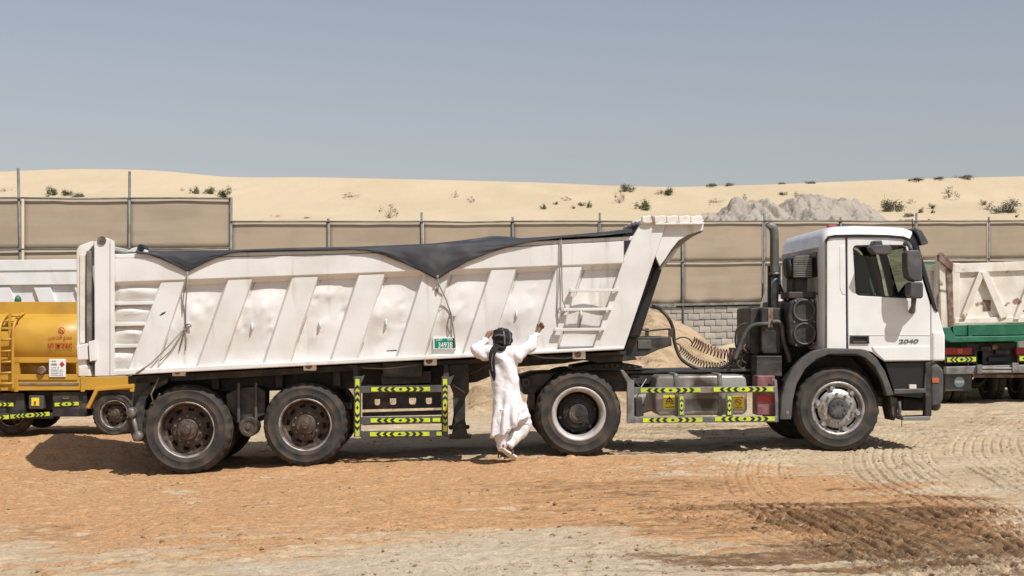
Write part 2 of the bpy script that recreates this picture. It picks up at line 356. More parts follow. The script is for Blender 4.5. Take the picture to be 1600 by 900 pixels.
# ------------------------------------------------------------------ wheels
WH = {}
def wheel_meshes(kind):
    """unit wheels (tyre radius 1, outer sidewall at depth 0, metres are scaled with the radius)"""
    if kind in WH: return WH[kind]
    k = 1 / 0.54; W_ = 0.29 * k
    seg = 112
    base = [(.60, .055), (.62, .03), (.66, .012), (.70, .006), (.705, .002), (.72, .002), (.725, .006), (.80, -.004), (.86, 0), (.865, -.004), (.88, -.004), (.885, .004), (.93, .022), (.965, .05), (.985, .085), (.997, .13)]
    prof = [(r, d * k * 0.54 * 1.0) for r, d in base]
    gro = [(1.0, .16), (1.0, .20), (.975, .205), (.975, .225), (1.0, .23), (1.003, .30)]
    half = prof + gro; hw = W_ / 2
    full = [(r, d) for r, d in half] + [(r, W_ - d) for r, d in half[::-1]]
    n0 = len(prof); nf = len(full)
    def rmod(i, s_, r):
        j = min(i, nf - 1 - i)
        if 12 <= j <= 17 and (s_ % 4) in (0, 1): return r - (0.030 if j > 12 else 0.012) * (0.5 if kind == 'front' else 1)
        return r
    t = MB(); t.smooth = True; t.lathe(full, seg=seg, rmod=rmod)
    def mk(mb, nm, ms):
        o = mb.build(nm, ms); me = o.data; bpy.data.objects.remove(o); return me
    tyre = mk(t, "tyre", M_TYRE)
    rim = MB(); rim.smooth = True
    if kind == 'trailer':
        rim.lathe([(.60, .14), (.625, .055), (.635, .035), (.622, .022), (.60, .03), (.585, .06), (.572, .16)], seg=64)
        rim.cm = 1; rim.lathe([(.572, .16), (.56, .30), (.53, .36), (.50, .375)], seg=64)
        rim.lathe([(.50, .375), (.475, .37), (.40, .352), (.375, .345), (.30, .335)], seg=60, skip=lambda i, s_: i == 1 and (s_ % 6) in (0, 1, 2))
        rim.cm = 2; rim.lathe([(.55, .5), (.2, .5)], seg=24)
        hub = MB(); hub.lathe([(.345, .338), (.345, .30), (.20, .29), (.235, .29), (.235, .17), (.215, .15), (.20, .15), (.10, .13), (.10, .03), (.085, .015), (.0001, .01)], seg=40)
        for i in range(10):
            an = 2 * math.pi * (i + .5) / 10; c = (.29 * math.cos(an), 0, .29 * math.sin(an))
            hub.cm = 1; hub.lathe([(.026, .30), (.026, .235), (.0001, .235)], c=c, seg=6)
        rm = [M_FLANGE, M_RIM, M_MARK]; hm = [M_RIM, M_HUB]
    elif kind == 'drive':
        rim.lathe([(.60, .14), (.625, .055), (.64, .03), (.615, .012), (.585, .02), (.525, .06), (.51, .16), (.50, .30)], seg=64)
        rim.cm = 1; rim.lathe([(.50, .30), (.48, .42), (.44, .46), (.30, .44), (.22, .42)], seg=48)
        hub = MB(); hub.lathe([(.34, .42), (.34, .33), (.22, .30), (.22, .10), (.205, .085), (.17, .085), (.165, .07), (.07, .07), (.06, .05), (.0001, .05)], seg=40)
        for i in range(10):
            an = 2 * math.pi * (i + .5) / 10; c = (.285 * math.cos(an), 0, .285 * math.sin(an))
            hub.cm = 1; hub.lathe([(.026, .36), (.026, .28), (.0001, .28)], c=c, seg=6)
        for i in range(6):
            an = 2 * math.pi * (i + .2) / 6; c = (.42 * math.cos(an), 0, .42 * math.sin(an))
            hub.lathe([(.035, .46), (.035, .30), (.0001, .30)], c=c, seg=6)
        rm = [M_SILVER, M_TRIM]; hm = [M_BLACK, M_HUB]
        hub.m = [0 if i >= 0 else 0 for i in hub.m]
    else:
        rim.lathe([(.60, .14), (.625, .055), (.635, .03), (.61, .012), (.57, .02), (.55, .07), (.525, .12)], seg=64)
        rim.lathe([(.525, .12), (.51, .12), (.455, .09), (.44, .085), (.40, .04), (.30, .02), (.24, .02), (.22, .05)], seg=60,
                  skip=lambda i, s_: i == 1 and (s_ % 10) in (2, 3, 4, 5, 6, 7))
        rim.cm = 1; rim.lathe([(.56, .24), (.2, .24)], seg=24)
        hub = MB(); hub.cm = 1; hub.lathe([(.225, .06), (.225, -.03), (.20, -.06), (.0001, -.065)], seg=32)
        hub.cm = 1
        for i in range(8):
            an = 2 * math.pi * (i + .3) / 8; hub.lathe([(.03, -.05), (.03, -.085), (.0001, -.085)], c=(.15 * math.cos(an), 0, .15 * math.sin(an)), seg=10)
        hub.cm = 0
        for i in range(10):
            an = 2 * math.pi * i / 10; hub.lathe([(.032, .03), (.032, -.03), (.02, -.045), (.0001, -.045)], c=(.345 * math.cos(an), 0, .345 * math.sin(an)), seg=6)
        for i in range(6):
            an = 2 * math.pi * (i + .0) / 6; hub.lathe([(.058, .12), (.058, .03), (.045, .01), (.0001, .01)], c=(.485 * math.cos(an), 0, .485 * math.sin(an)), seg=8)
        rm = [M_CHROME, M_TRIM]; hm = [M_CHROME, M_GREY]
    WH[kind] = (tyre, mk(rim, "rim", rm), mk(hub, "hub", hm)); return WH[kind]

def wheel(parent, kind, c, rad, vout, dual=False, far=False, rot=None, steer=0):
    """wheel part: hub mesh, with tyre(s) and rim as sub-parts. vout = depth of the outer sidewall"""
    ty, rm, hb = wheel_meshes(kind)
    h = bpy.data.objects.new("wheel", hb); COL.objects.link(h); h.parent = parent
    h.location = (c[0], vout, c[1])
    h.rotation_euler = (0, random.uniform(0, 6) if rot is None else rot, R(180) if far else 0)
    h.scale = (rad, rad, rad)
    r = bpy.data.objects.new("rim", rm); COL.objects.link(r); r.parent = h
    t = bpy.data.objects.new("tyre", ty); COL.objects.link(t); t.parent = h
    if dual:
        t2 = bpy.data.objects.new("tyre", ty); COL.objects.link(t2); t2.parent = h; t2.location = (0, 0.34 / 0.54, 0); t2.rotation_euler = (0, .4, 0)
    return h

# =================================================================== GROUND
YAW, PITCH = 2.5, 1.35
TRUCK = Frame((0, 18, 0), YAW, PITCH)
VT = 0.11                                                    # depth of the near tyre sidewalls
contacts = [(290, 740.5), (478, 728.5), (904, 712.5), (1308, 704.5)]
cw = [TRUCK.M @ TRUCK.P(x, y, VT) for x, y in contacts]
gx = np.array([-40, -7.5] + [p.x for p in cw] + [8, 40]); 
gz = np.array([-0.55, cw[0].z - 0.05] + [p.z for p in cw] + [cw[3].z + 0.06, 0.6])
_xs = np.linspace(-40, 40, 1601); _k = np.hanning(29); _k /= _k.sum()
_zs = np.convolve(np.pad(np.interp(_xs, gx, gz), 14, mode='edge'), _k, 'valid')
def g0(x): return np.interp(x, _xs, _zs)
def ground_z(x, y):
    a = sstep(19.5, 22.5, y); far = 0.024 * np.clip(x, -30, 45)
    return g0(x) * (1 - a) + far * a
def ellipse(px, py, cx, cy, rx, ry, soft=0.75):
    d = np.sqrt(((px - cx) / rx) ** 2 + ((py - cy) / ry) ** 2); return 1 - sstep(1 - soft, 1 + soft, d)
def ground_detail(X, Y):
    z = ground_z(X, Y)
    near = 1 - sstep(26, 40, Y)
    z = z + near * (0.030 * fbm(X * .8, Y * .8, 3, 3) + 0.016 * fbm(X * 3, Y * 3.2, 5, 3) + 0.007 * fbm(X * 13, Y * 13, 9, 2))
    rough = sstep(-.15, .5, fbm(X * .9, Y * 1.3, 33, 3))
    z = z + near * rough * 0.034 * np.abs(fbm(X * 8, Y * 11, 21, 4)) ** 1.2
    z = z - near * 0.030 * sstep(.18, .42, fbm(X * 3.0, Y * 7.5, 25, 5, .6)) + near * .012 * sstep(.1, .5, fbm(X * 6, Y * 12, 27, 4, .6))
    # tyre tracks
    def track(cx, y0, y1, amp, half, pitch, seed):
        t = X - cx; win = (1 - sstep(half * .8, half, np.abs(t))) * sstep(y0, y0 + .8, Y) * (1 - sstep(y1 - .8, y1, Y))
        br = np.clip(0.72 + 1.1 * fbm(X * 1.7, Y * 1.1, seed, 4), 0, 1)
        ph = t / pitch + .35 * fbm(X * .7, Y * .5, seed + 4, 3); fr = ph - np.floor(ph) - .5
        w = .5 + .5 * vnoise(np.floor(ph) * 3.7, Y * .9, seed + 8)
        groove = -np.exp(-(fr / .13) ** 2) * w + .35 * np.exp(-((np.abs(fr) - .3) / .13) ** 2)
        crumb = 1 + .18 * fbm(X * 16, Y * 16, seed + 5, 2)
        return 1.15 * amp * win * br * groove * crumb
    cur = 4.05 + 0.030 * np.clip(Y - 13.0, 0, 99) ** 2 - .10 * (13 - np.minimum(Y, 13))
    z = z + track(cur, 9, 22, .026, .62, .125, 51) + track(cur + 1.25, 9, 24, .024, .55, .12, 52)
    z = z + track(cur - 1.6, 13.2, 19, .020, .45, .12, 56) + track(cur + 2.5, 10, 23, .02, .5, .12, 58)
    z = z + track(2.5 + .12 * (13 - Y), 8.5, 13.6, .050, .62, .14, 53) + track(3.75 + .13 * (13 - Y), 8.5, 13.0, .048, .6, .14, 54)
    z = z + track(1.55 + .36 * (13 - Y), 8.5, 13.5, .036, .5, .13, 55)
    z = z + track(1.2 + .28 * (Y - 20), 19.5, 25, .022, .5, .13, 57)
    # pushed-up sand beside the wheels and the small bank behind the trailer
    z = z + 0.05 * np.exp(-((X - .75) / .55) ** 2 - ((Y - 17.55) / .22) ** 2) * (1 + .8 * fbm(X * 7, Y * 7, 61, 2))
    z = z + 0.04 * np.exp(-((X + 2.6) / .8) ** 2 - ((Y - 17.3) / .25) ** 2) * (1 + .8 * fbm(X * 6, Y * 6, 62, 2))
    z = z + 0.30 * np.exp(-((X + 6.6) / 1.5) ** 2 - ((Y - 20.2) / .8) ** 2) * (1 + .4 * fbm(X * 2, Y * 2, 63, 3))
    return z
def soil(X, Y, Z):
    px = 800 + X / Y * FPX; py = HZY + (CZ - Z) / Y * FPX
    px = px + 70 * fbm(X * .9, Y * 1.1, 71, 4) ; py = py + 26 * fbm(X * .6 + 5, Y * .9, 73, 4) + 26 * fbm(X * .9, Y * 4.5, 75, 4)
    E = lambda *a: ellipse(px, py, *a)
    orange = np.clip(.8 * E(900, 765, 420, 36) + .6 * E(1250, 800, 420, 40) + .88 * E(230, 765, 560, 70) + E(-60, 705, 300, 50) + .5 * E(330, 742, 500, 26) + E(880, 735, 330, 20) + .9 * E(1000, 790, 420, 32) + E(1150, 815, 150, 14)
             + .8 * E(1330, 825, 260, 20) + .50 * E(330, 840, 420, 45) + .7 * E(90, 890, 190, 9) + E(830, 728, 170, 14), 0, 1)
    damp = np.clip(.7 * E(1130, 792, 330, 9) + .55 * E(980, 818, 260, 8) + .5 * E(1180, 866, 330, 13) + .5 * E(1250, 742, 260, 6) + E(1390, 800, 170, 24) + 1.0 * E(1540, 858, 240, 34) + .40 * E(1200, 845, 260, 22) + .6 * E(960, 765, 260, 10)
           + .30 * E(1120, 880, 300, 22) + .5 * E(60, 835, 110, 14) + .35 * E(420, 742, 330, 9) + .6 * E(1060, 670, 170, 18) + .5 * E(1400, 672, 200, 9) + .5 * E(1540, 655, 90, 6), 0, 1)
    chalk = np.clip(E(760, 885, 330, 34) + .6 * E(520, 900, 200, 14) + .5 * E(850, 830, 260, 18) + 1.2 * E(275, 776, 30, 5) + E(395, 727, 60, 6)
            + .7 * E(1080, 735, 130, 6) + .8 * E(1590, 765, 70, 6) + .5 * E(100, 750, 70, 6), 0, 1)
    return np.stack([orange, damp, chalk, np.ones_like(px)], -1)

def soil_material():
    m = bpy.data.materials.new("yard_sand"); m.use_nodes = True; nt = m.node_tree; N = nt.nodes; L = nt.links
    b = N["Principled BSDF"]; b.inputs["Roughness"].default_value = 0.95; b.inputs["Specular IOR Level"].default_value = 0.15
    at = N.new("ShaderNodeAttribute"); at.attribute_name = "soil"; sep = N.new("ShaderNodeSeparateColor"); L.new(at.outputs["Color"], sep.inputs[0])
    geo = N.new("ShaderNodeNewGeometry")
    def noise(sc, det=8, stretch=None, rough=.55):
        n = N.new("ShaderNodeTexNoise"); n.inputs["Scale"].default_value = sc; n.inputs["Detail"].default_value = det; n.inputs["Roughness"].default_value = rough
        if stretch:
            mp = N.new("ShaderNodeMapping"); mp.inputs["Scale"].default_value = stretch; L.new(geo.outputs["Position"], mp.inputs[0]); L.new(mp.outputs[0], n.inputs[0])
        else: L.new(geo.outputs["Position"], n.inputs[0])
        return n.outputs["Fac"]
    def math_(op, a, b_):
        n = N.new("ShaderNodeMath"); n.operation = op
        for i, x in enumerate((a, b_)):
            if isinstance(x, (int, float)): n.inputs[i].default_value = x
            else: L.new(x, n.inputs[i])
        return n.outputs[0]
    def rng(x, lo, hi, o0=0, o1=1):
        n = N.new("ShaderNodeMapRange"); n.interpolation_type = 'SMOOTHSTEP'
        for i, q in zip((1, 2, 3, 4), (lo, hi, o0, o1)): n.inputs[i].default_value = q
        L.new(x, n.inputs[0]); return n.outputs[0]
    def mix(f, a, b_):
        n = N.new("ShaderNodeMix"); n.data_type = 'RGBA'
        if isinstance(f, float): n.inputs[0].default_value = f
        else: L.new(f, n.inputs[0])
        for i, x in ((6, a), (7, b_)):
            if isinstance(x, tuple): n.inputs[i].default_value = (*x, 1)
            else: L.new(x, n.inputs[i])
        return n.outputs[2]
    n1 = noise(.9); n2 = noise(5.0); n3 = noise(26, 8, None, .65); n4 = noise(1, 8, (1.3, 9, 1), .62); n6 = noise(1, 8, (4.5, 14, 1), .72); n5 = noise(70, 4)
    base = mix(rng(n1, .35, .68), (0.47, 0.36, 0.23), (0.55, 0.445, 0.305))
    base = mix(math_('MULTIPLY', rng(n4, .45, .68), .6), base, (0.33, 0.235, 0.14))
    fo = math_('MULTIPLY', rng(math_('ADD', sep.outputs[0], math_('ADD', math_('MULTIPLY', math_('SUBTRACT', n2, .5), .9), math_('MULTIPLY', math_('SUBTRACT', n4, .5), 1.6))), .30, .95), .95)
    base = mix(fo, base, mix(rng(n3, .35, .7), (0.43, 0.215, 0.092), (0.54, 0.34, 0.18)))
    fc = rng(math_('ADD', sep.outputs[2], math_('MULTIPLY', math_('SUBTRACT', n2, .5), 1.0)), .35, .85)
    base = mix(fc, base, mix(rng(n3, .35, .7), (0.45, 0.365, 0.26), (0.55, 0.455, 0.335)))
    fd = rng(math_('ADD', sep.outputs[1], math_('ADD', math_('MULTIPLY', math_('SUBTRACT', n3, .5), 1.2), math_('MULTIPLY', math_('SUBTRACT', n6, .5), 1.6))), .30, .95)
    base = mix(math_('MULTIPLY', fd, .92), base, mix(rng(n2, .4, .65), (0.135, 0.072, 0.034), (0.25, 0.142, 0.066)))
    base = mix(math_('MULTIPLY', rng(n6, .55, .66), .62), base, (0.19, 0.115, 0.065))
    base = mix(math_('MULTIPLY', rng(n6, .47, .33), .35), base, (0.62, 0.50, 0.36))
    base = mix(math_('MULTIPLY', rng(n5, .60, .72), .55), base, (0.17, 0.105, 0.06))
    L.new(base, b.inputs["Base Color"])
    bp = N.new("ShaderNodeBump"); bp.inputs["Strength"].default_value = .75; bp.inputs["Distance"].default_value = .035
    hh = math_('ADD', math_('ADD', math_('MULTIPLY', n3, 1.0), math_('MULTIPLY', n6, .6)), math_('MULTIPLY', n5, .35)); L.new(hh, bp.inputs["Height"]); L.new(bp.outputs[0], b.inputs["Normal"])
    return m
M_SOIL = soil_material()
def axis(parts):
    out = []
    for a, b, n in parts: out += list(np.linspace(a, b, n, endpoint=False))
    return np.array(out + [parts[-1][1]])
gxs = axis([(-900, -200, 6), (-200, -40, 14), (-40, -12, 28), (-12, -7.5, 60), (-7.5, 1.0, 420), (1.0, 6.6, 400), (6.6, 8, 70), (8, 14, 80), (14, 40, 26), (40, 200, 14), (200, 900, 6)])
gys = axis([(-60, 0, 10), (0, 8.5, 14), (8.5, 14, 330), (14, 20, 230), (20, 30, 150), (30, 60, 60), (60, 200, 20), (200, 1500, 12)])
ground, GX, GY, GZ = field("ground", gxs, gys, ground_detail, M_SOIL)
structure(ground)
ca = ground.data.attributes.new("soil", 'FLOAT_COLOR', 'POINT')
ca.data.foreach_set("color", soil(GX, np.maximum(GY, 1.0), GZ).astype(np.float32).ravel())

def gz_at(x, y): return float(ground_detail(np.array([x], float), np.array([y], float))[0])

# loose clods and pebbles lying about the yard
def clods():
    n = 7500; y = 9.2 + 15 * RNG.random(n) ** 1.4; x = (RNG.random(n) - .5) * 2 * (y * .40)
    clump = fbm(x * 1.1, y * 1.5, 91, 3); keep = clump > -.05 + .25 * RNG.random(n); x, y = x[keep], y[keep]
    z = ground_detail(x, y); V = []; F = []
    base = np.array([(1, 0, 0), (-1, 0, 0), (0, 1, 0), (0, -1, 0), (0, 0, 1), (0, 0, -1)], float)
    tri = [(0, 2, 4), (2, 1, 4), (1, 3, 4), (3, 0, 4), (2, 0, 5), (1, 2, 5), (3, 1, 5), (0, 3, 5)]
    for i in range(len(x)):
        s = .005 + .020 * RNG.random() ** 5; a = RNG.random() * 6
        p = base * (s * (.6 + .8 * RNG.random((6, 1)))); p[:, 2] *= .7
        c, d = math.cos(a), math.sin(a); p = np.stack([p[:, 0] * c - p[:, 1] * d + x[i], p[:, 0] * d + p[:, 1] * c + y[i], p[:, 2] + z[i] + s * .2], -1)
        o = len(V); V += [tuple(q) for q in p]; F += [tuple(o + j for j in t) for t in tri]
    me = bpy.data.meshes.new("loose_clods"); me.from_pydata(V, [], F)
    me.materials.append(mat("clod_earth", (0.30, 0.20, 0.115), 0.95, col2=(0.20, 0.12, 0.065), scale=1.5, bump=.3))
    o = bpy.data.objects.new("loose_clods", me); COL.objects.link(o); o["kind"] = "stuff"
clods()

# =================================================================== DUNES, PILES
def sand_mat(name, c1, c2, c3, scale, bump, bdist, bscale):
    return mat(name, c1, .95, col2=c2, scale=scale, lo=.4, hi=.62, detail=10, stain=c3, stain_amt=.4, stain_scale=(.25, .25, .9), stain_lo=.52, stain_hi=.72, bump=bump, bscale=bscale, bdist=bdist, spec=.15)
M_DUNE = sand_mat("dune_sand", (0.50, 0.405, 0.275), (0.465, 0.375, 0.25), (0.54, 0.45, 0.315), .12, .35, .25, .9)
M_HEAP = sand_mat("grey_spoil", (0.36, 0.315, 0.26), (0.29, 0.255, 0.215), (0.44, 0.39, 0.325), .5, .8, .3, 1.6)
M_PILE = sand_mat("heaped_sand", (0.46, 0.345, 0.215), (0.33, 0.235, 0.14), (0.54, 0.43, 0.29), 2.2, 1.0, .16, 5)
crest_px = [(-400, 275), (0, 268), (60, 265), (120, 263.5), (190, 264), (245, 266), (290, 270), (350, 276), (400, 277), (480, 276.5), (560, 278), (700, 281), (850, 285), (960, 290), (1050, 292), (1200, 288), (1400, 280), (1600, 275), (2000, 272)]
DY = 110.0
cxw = np.array([(a - 800) / FPX * DY for a, b in crest_px]); czw = np.array([CZ + (HZY - b) / FPX * DY for a, b in crest_px])
_dx = np.linspace(-120, 120, 2401); _kk = np.hanning(41); _kk /= _kk.sum()
_dz = np.convolve(np.pad(np.interp(_dx, cxw, czw), 20, mode='edge'), _kk, 'valid')
def dune_z(X, Y):
    cz = np.interp(X / Y * DY, _dx, _dz)
    t = np.clip((Y - 52) / (DY - 52), 0, 1.0); s = t ** 1.15 * (1 - .12 * np.sin(np.pi * t))
    z = -2.2 + (cz + 2.2) * s - .05 * np.clip(Y - DY, 0, 400)
    w = np.clip(1 - np.abs(t - .5) * 2, 0, 1)
    z = z + w * (.55 * fbm(X * .07, Y * .05, 101, 3) + .18 * fbm(X * .3, Y * .12, 103, 3))
    # a low scarp under the right-hand crest
    px = 800 + X / Y * FPX; sc = sstep(900, 1050, px)
    z = z - sc * .35 * np.exp(-((t - .90) / .03) ** 2)
    return z
dune, *_ = field("dune", np.linspace(-95, 95, 380), np.concatenate([np.linspace(52, 118, 260), np.linspace(122, 400, 14)]), dune_z, M_DUNE)
structure(dune)
HX = np.array([(a - 800) / FPX * 72 for a in (1030, 1075, 1110, 1150, 1190, 1230, 1265, 1300, 1345, 1390, 1430, 1480)])
HZ_ = np.array([CZ + (HZY - b) / FPX * 72 for b in (362, 346, 323, 313, 314, 313, 306, 310, 320, 334, 348, 360)])
def heap_z(X, Y):
    cr = np.interp(X, HX, HZ_, left=3, right=3); t = np.abs(Y - 72) / 8.0
    rid = 1 - np.abs(fbm(X * .30, Y * .22, 121, 5, .55)) * 2.4
    rid2 = 1 - np.abs(fbm(X * .9 + Y * .3, Y * .6, 125, 4, .55)) * 2.4
    return cr * (1 - .55 * t ** 1.1) - .3 + (.42 * rid + .30 * rid2 + .22 * fbm(X * 3.2, Y * 3.2, 128, 3) - .18) * sstep(2.5, 5, cr)
heap, *_ = field("spoil_heap", np.linspace(HX[0] - 1, HX[-1] + 1, 300), np.linspace(64.5, 82, 220), heap_z, M_HEAP)
structure(heap)
PX = [(-3.5, -1.0), (-2.4, -.2), (-1.6, 0.9), (-.3, 1.6)]
pile_px = [(300, 640), (440, 615), (540, 570), (640, 540), (740, 520), (860, 500), (960, 478), (1012, 474), (1030, 486), (1060, 507), (1090, 527), (1112, 545), (1150, 590), (1190, 640)]
PLX = np.array([(a - 800) / FPX * 33 for a, b in pile_px]); PLZ = np.array([CZ + (HZY - b) / FPX * 33 for a, b in pile_px])
def pile_z(X, Y):
    cr = np.interp(X, PLX, PLZ, left=-.4, right=-.4); t = np.abs(Y - 33) / 5.8
    base = ground_z(X, Y) - .15
    z = base + (cr - base) * np.clip(1 - t ** 1.15, -.2, 1)
    hh = np.clip(cr, .0, 1)
    return z + hh * (.16 * fbm(X * .9, Y * .9, 131, 4) + .12 * fbm(X * 3, Y * 3, 135, 4))
pile, *_ = field("sand_pile", np.linspace(PLX[0], PLX[-1], 260), np.linspace(27, 39.2, 160), pile_z, M_PILE); structure(pile)
def pile2_z(X, Y):
    base = ground_z(X, Y) - .1; c = (1165 - 800) / FPX * 40
    return base + 1.15 * np.exp(-((X - c) / 2.2) ** 2 - ((Y - 40) / 1.8) ** 2) + .07 * fbm(X * 1.2, Y * 1.2, 141, 4)
pile2, *_ = field("low_sand_pile", np.linspace(2, 12, 120), np.linspace(36, 44, 80), pile2_z, mat("pale_sand", (0.56, 0.45, 0.29), .95, col2=(0.5, .39, .25), scale=1, bump=.6, bscale=7, bdist=.05)); structure(pile2)

# =================================================================== FENCE AND WALL
def fpos(s, off=0.0):                                       # foot of fence post s
    Y = 40 * (1 + .0216 * s); X = -13.9 + 2.785 * s
    return Vector((X, Y + off, 0.024 * max(min(X, 45), -30)))
def fence(name, s0, s1, top, mid, bot, label, ext, group=None):
    p0 = fpos(s0); o = bpy.data.objects.new(name, None); COL.objects.link(o); o.location = p0; tag(o, label, "fence")
    for s in range(s0, s1 + 1):
        p = fpos(s) - p0; mb = MB(); lean = .12 if s == 0 else random.uniform(-.03, .03)
        e = ext.get(s, .14 if s % 2 else .28)
        mb.tube([(p.x + lean * .3, p.y - .03, -.2 + p.z), (p.x - lean, p.y - .03, top + e + p.z)], .038, 8); mb.smooth = True
        mb.build("post", M_POST, o, smooth=True)
    for s in range(s0, s1):
        a, b = fpos(s) - p0, fpos(s + 1) - p0
        for (z0, z1, nm) in ((mid + .004, top - .01, "net_panel"), (bot, mid - .004, "net_panel")):
            sd = s * 7 + int(z0 * 10)
            def fn(i, j, a=a, b=b, z0=z0, z1=z1, sd=sd):
                i2 = .012 + i * .976; p = a.lerp(b, i2)
                wob = float(fbm(np.array(i * 3.1 + sd), np.array(j * 2.2), 7, 3)) * .025 * math.sin(math.pi * i) + (.03 * math.sin(i * 3.1 * math.pi * 2 + sd) * (1 - j) ** 3 if z0 < 3 else 0)
                zb = z0 + (abs(math.sin(i * 6.5 + sd)) * .05 if z0 < 3 else 0)
                return (p.x, p.y + .02 + wob, zb + (z1 - zb) * j + p.z)
            mb = MB(); mb.grid(fn, 22, 9); ob = mb.build(nm, M_NET, o, smooth=True)
            sm = ob.modifiers.new("thickness", 'SOLIDIFY'); sm.thickness = .01
        for z in (top, mid):
            if s == 0 and z == mid and s0 == -1: continue
            sag = random.uniform(-.03, .02); mb = MB(); m2 = a.lerp(b, .5)
            mb.tube([(a.x, a.y - .07, z + a.z), (m2.x, m2.y - .07, z + sag + m2.z), (b.x, b.y - .07, z + b.z)], .026, 6); mb.build("rail", M_POST, o, smooth=True)
    return o
fence("shade_net_fence", -3, 2, 5.66, 4.20, 2.26, "tall brown shade net fence at the left with posts reaching above its top rail", {0: .85, 1: .78, 2: .05, -1: .8})
fence("shade_net_fence", 2, 16, 4.98, 3.66, 2.27, "lower brown shade net fence running behind the trucks below the dunes", {2: .72, 3: .1})
wall_p = fpos(-3)
def block_wall():
    o = bpy.data.objects.new("block_wall", None); COL.objects.link(o); o.location = fpos(5); p0 = fpos(5)
    tag(o, "low wall of grey concrete blocks under the shade net fence behind the sand pile", "wall")
    d = (fpos(6) - fpos(5)); d.z = 0; L = d.length; d.normalize(); n = Vector((-d.y, d.x, 0))
    def loc(s, off, z):  # s metres along from post 5
        q = d * s + n * off; g = 0.024 * (p0.x + q.x) - p0.z; return (q.x, q.y, z + g)
    core = MB()
    for (sa, sb, off0) in ((-24.0, 4.55, .06), (4.55, 12.6, .10), (12.6, 32, .06)):
        c = [loc(sa, off0, -.3), loc(sb, off0, -.3), loc(sb, off0, 2.18), loc(sa, off0, 2.18)]; e = [loc(sa, .26, -.3), loc(sb, .26, -.3), loc(sb, .26, 2.18), loc(sa, .26, 2.18)]
        core.add(c + e, [(0, 1, 2, 3), (7, 6, 5, 4), (0, 3, 7, 4), (1, 5, 6, 2), (3, 2, 6, 7), (0, 4, 5, 1)])
    core.build("mortar_core", M_MORTAR, o)
    cop = MB(); c = [loc(-24, -.10, 2.22), loc(32, -.10, 2.22), loc(32, -.10, 2.30), loc(-24, -.10, 2.30)]; e = [loc(-24, .3, 2.22), loc(32, .3, 2.22), loc(32, .3, 2.30), loc(-24, .3, 2.30)]
    cop.add(c + e, [(0, 1, 2, 3), (7, 6, 5, 4), (0, 3, 7, 4), (1, 5, 6, 2), (3, 2, 6, 7), (0, 4, 5, 1)]); cop.build("coping", M_STEEL, o)
    mm = []
    for k in range(4):
        b = MB(); b.box(-.19, .19, 0, .16, -.096, .096); ob = b.build("block", M_BLOCK if k < 3 else M_BLOCK2, None)
        for vv in ob.data.vertices: vv.co += Vector((random.uniform(-.006, .006), random.uniform(-.012, .006), random.uniform(-.006, .006)))
        mm.append(ob.data); bpy.data.objects.remove(ob)
    ang = math.atan2(d.y, d.x)
    for r in range(11):
        z = 2.07 - r * .212
        for i in range(20):
            s = 4.8 + i * .40 + (.2 if r % 2 else 0)
            if r == 0 and s > 8.2: continue
            b = bpy.data.objects.new("block", random.choice(mm)); COL.objects.link(b); b.parent = o
            b.location = loc(s, random.uniform(-.03, .0), z); b.rotation_euler = (0, 0, ang + random.uniform(-.015, .015))
M_BLOCK2 = mat("pale_concrete_block", (0.44, 0.405, 0.355), .95, col2=(0.33, 0.30, 0.26), scale=3, bump=.5, bscale=18)
block_wall()

# =================================================================== SHRUBS
def shrub_mesh(seed, n, leaf, dens=1.0, twig=6, flat=.8, hollow=.35):
    r = random.Random(seed); mb = MB()
    for i in range(twig):
        a = r.uniform(0, 6.28); e = r.uniform(.35, 1.3); L = r.uniform(.6, 1.0)
        d = Vector((math.cos(a) * math.cos(e), math.sin(a) * math.cos(e), math.sin(e) * flat)); 
        mb.tube([(0, 0, -.05), tuple(d * L * .5 + Vector((0, 0, .03))), tuple(d * L)], [.022, .014, .006], 4)
    tw = mb
    lb = MB(); cl = [(Vector((r.gauss(0, .42), r.gauss(0, .42), abs(r.gauss(.42, .25)) * flat)), r.uniform(.16, .36)) for _ in range(10)]
    for i in range(n):
        c, s = r.choice(cl); p = c + Vector((r.gauss(0, 1), r.gauss(0, 1), r.gauss(0, .8))) * s * .6
        if p.z < 0.02: p.z = abs(p.z) + .02
        a = Vector((r.gauss(0, 1), r.gauss(0, 1), r.gauss(0, 1))).normalized(); b = a.orthogonal().normalized()
        l = leaf * r.uniform(.6, 1.4)
        lb.add([p - a * l, p + b * l * .4, p + a * l, p - b * l * .4], [(0, 1, 2, 3)])
    a = tw.build("twigs", M_DRY); A = a.data; bpy.data.objects.remove(a)
    out = []
    for m in (M_LEAF, M_LEAF2, M_LEAF3):
        b = lb.build("foliage", m); out.append(b.data); bpy.data.objects.remove(b)
    return A, out
SHV = [shrub_mesh(1, 900, .075), shrub_mesh(2, 1000, .07, flat=.7), shrub_mesh(3, 260, .06, twig=16, flat=1.0), shrub_mesh(4, 750, .08, flat=.55)]
def on_dune(px, py):
    """where the sight line through a pixel first meets the dune"""
    for Y in np.linspace(60, 112, 521):
        p = W(px, py, Y)
        if float(dune_z(np.array(p.x), np.array(Y))) >= p.z: return p
    return W(px, py, DY)
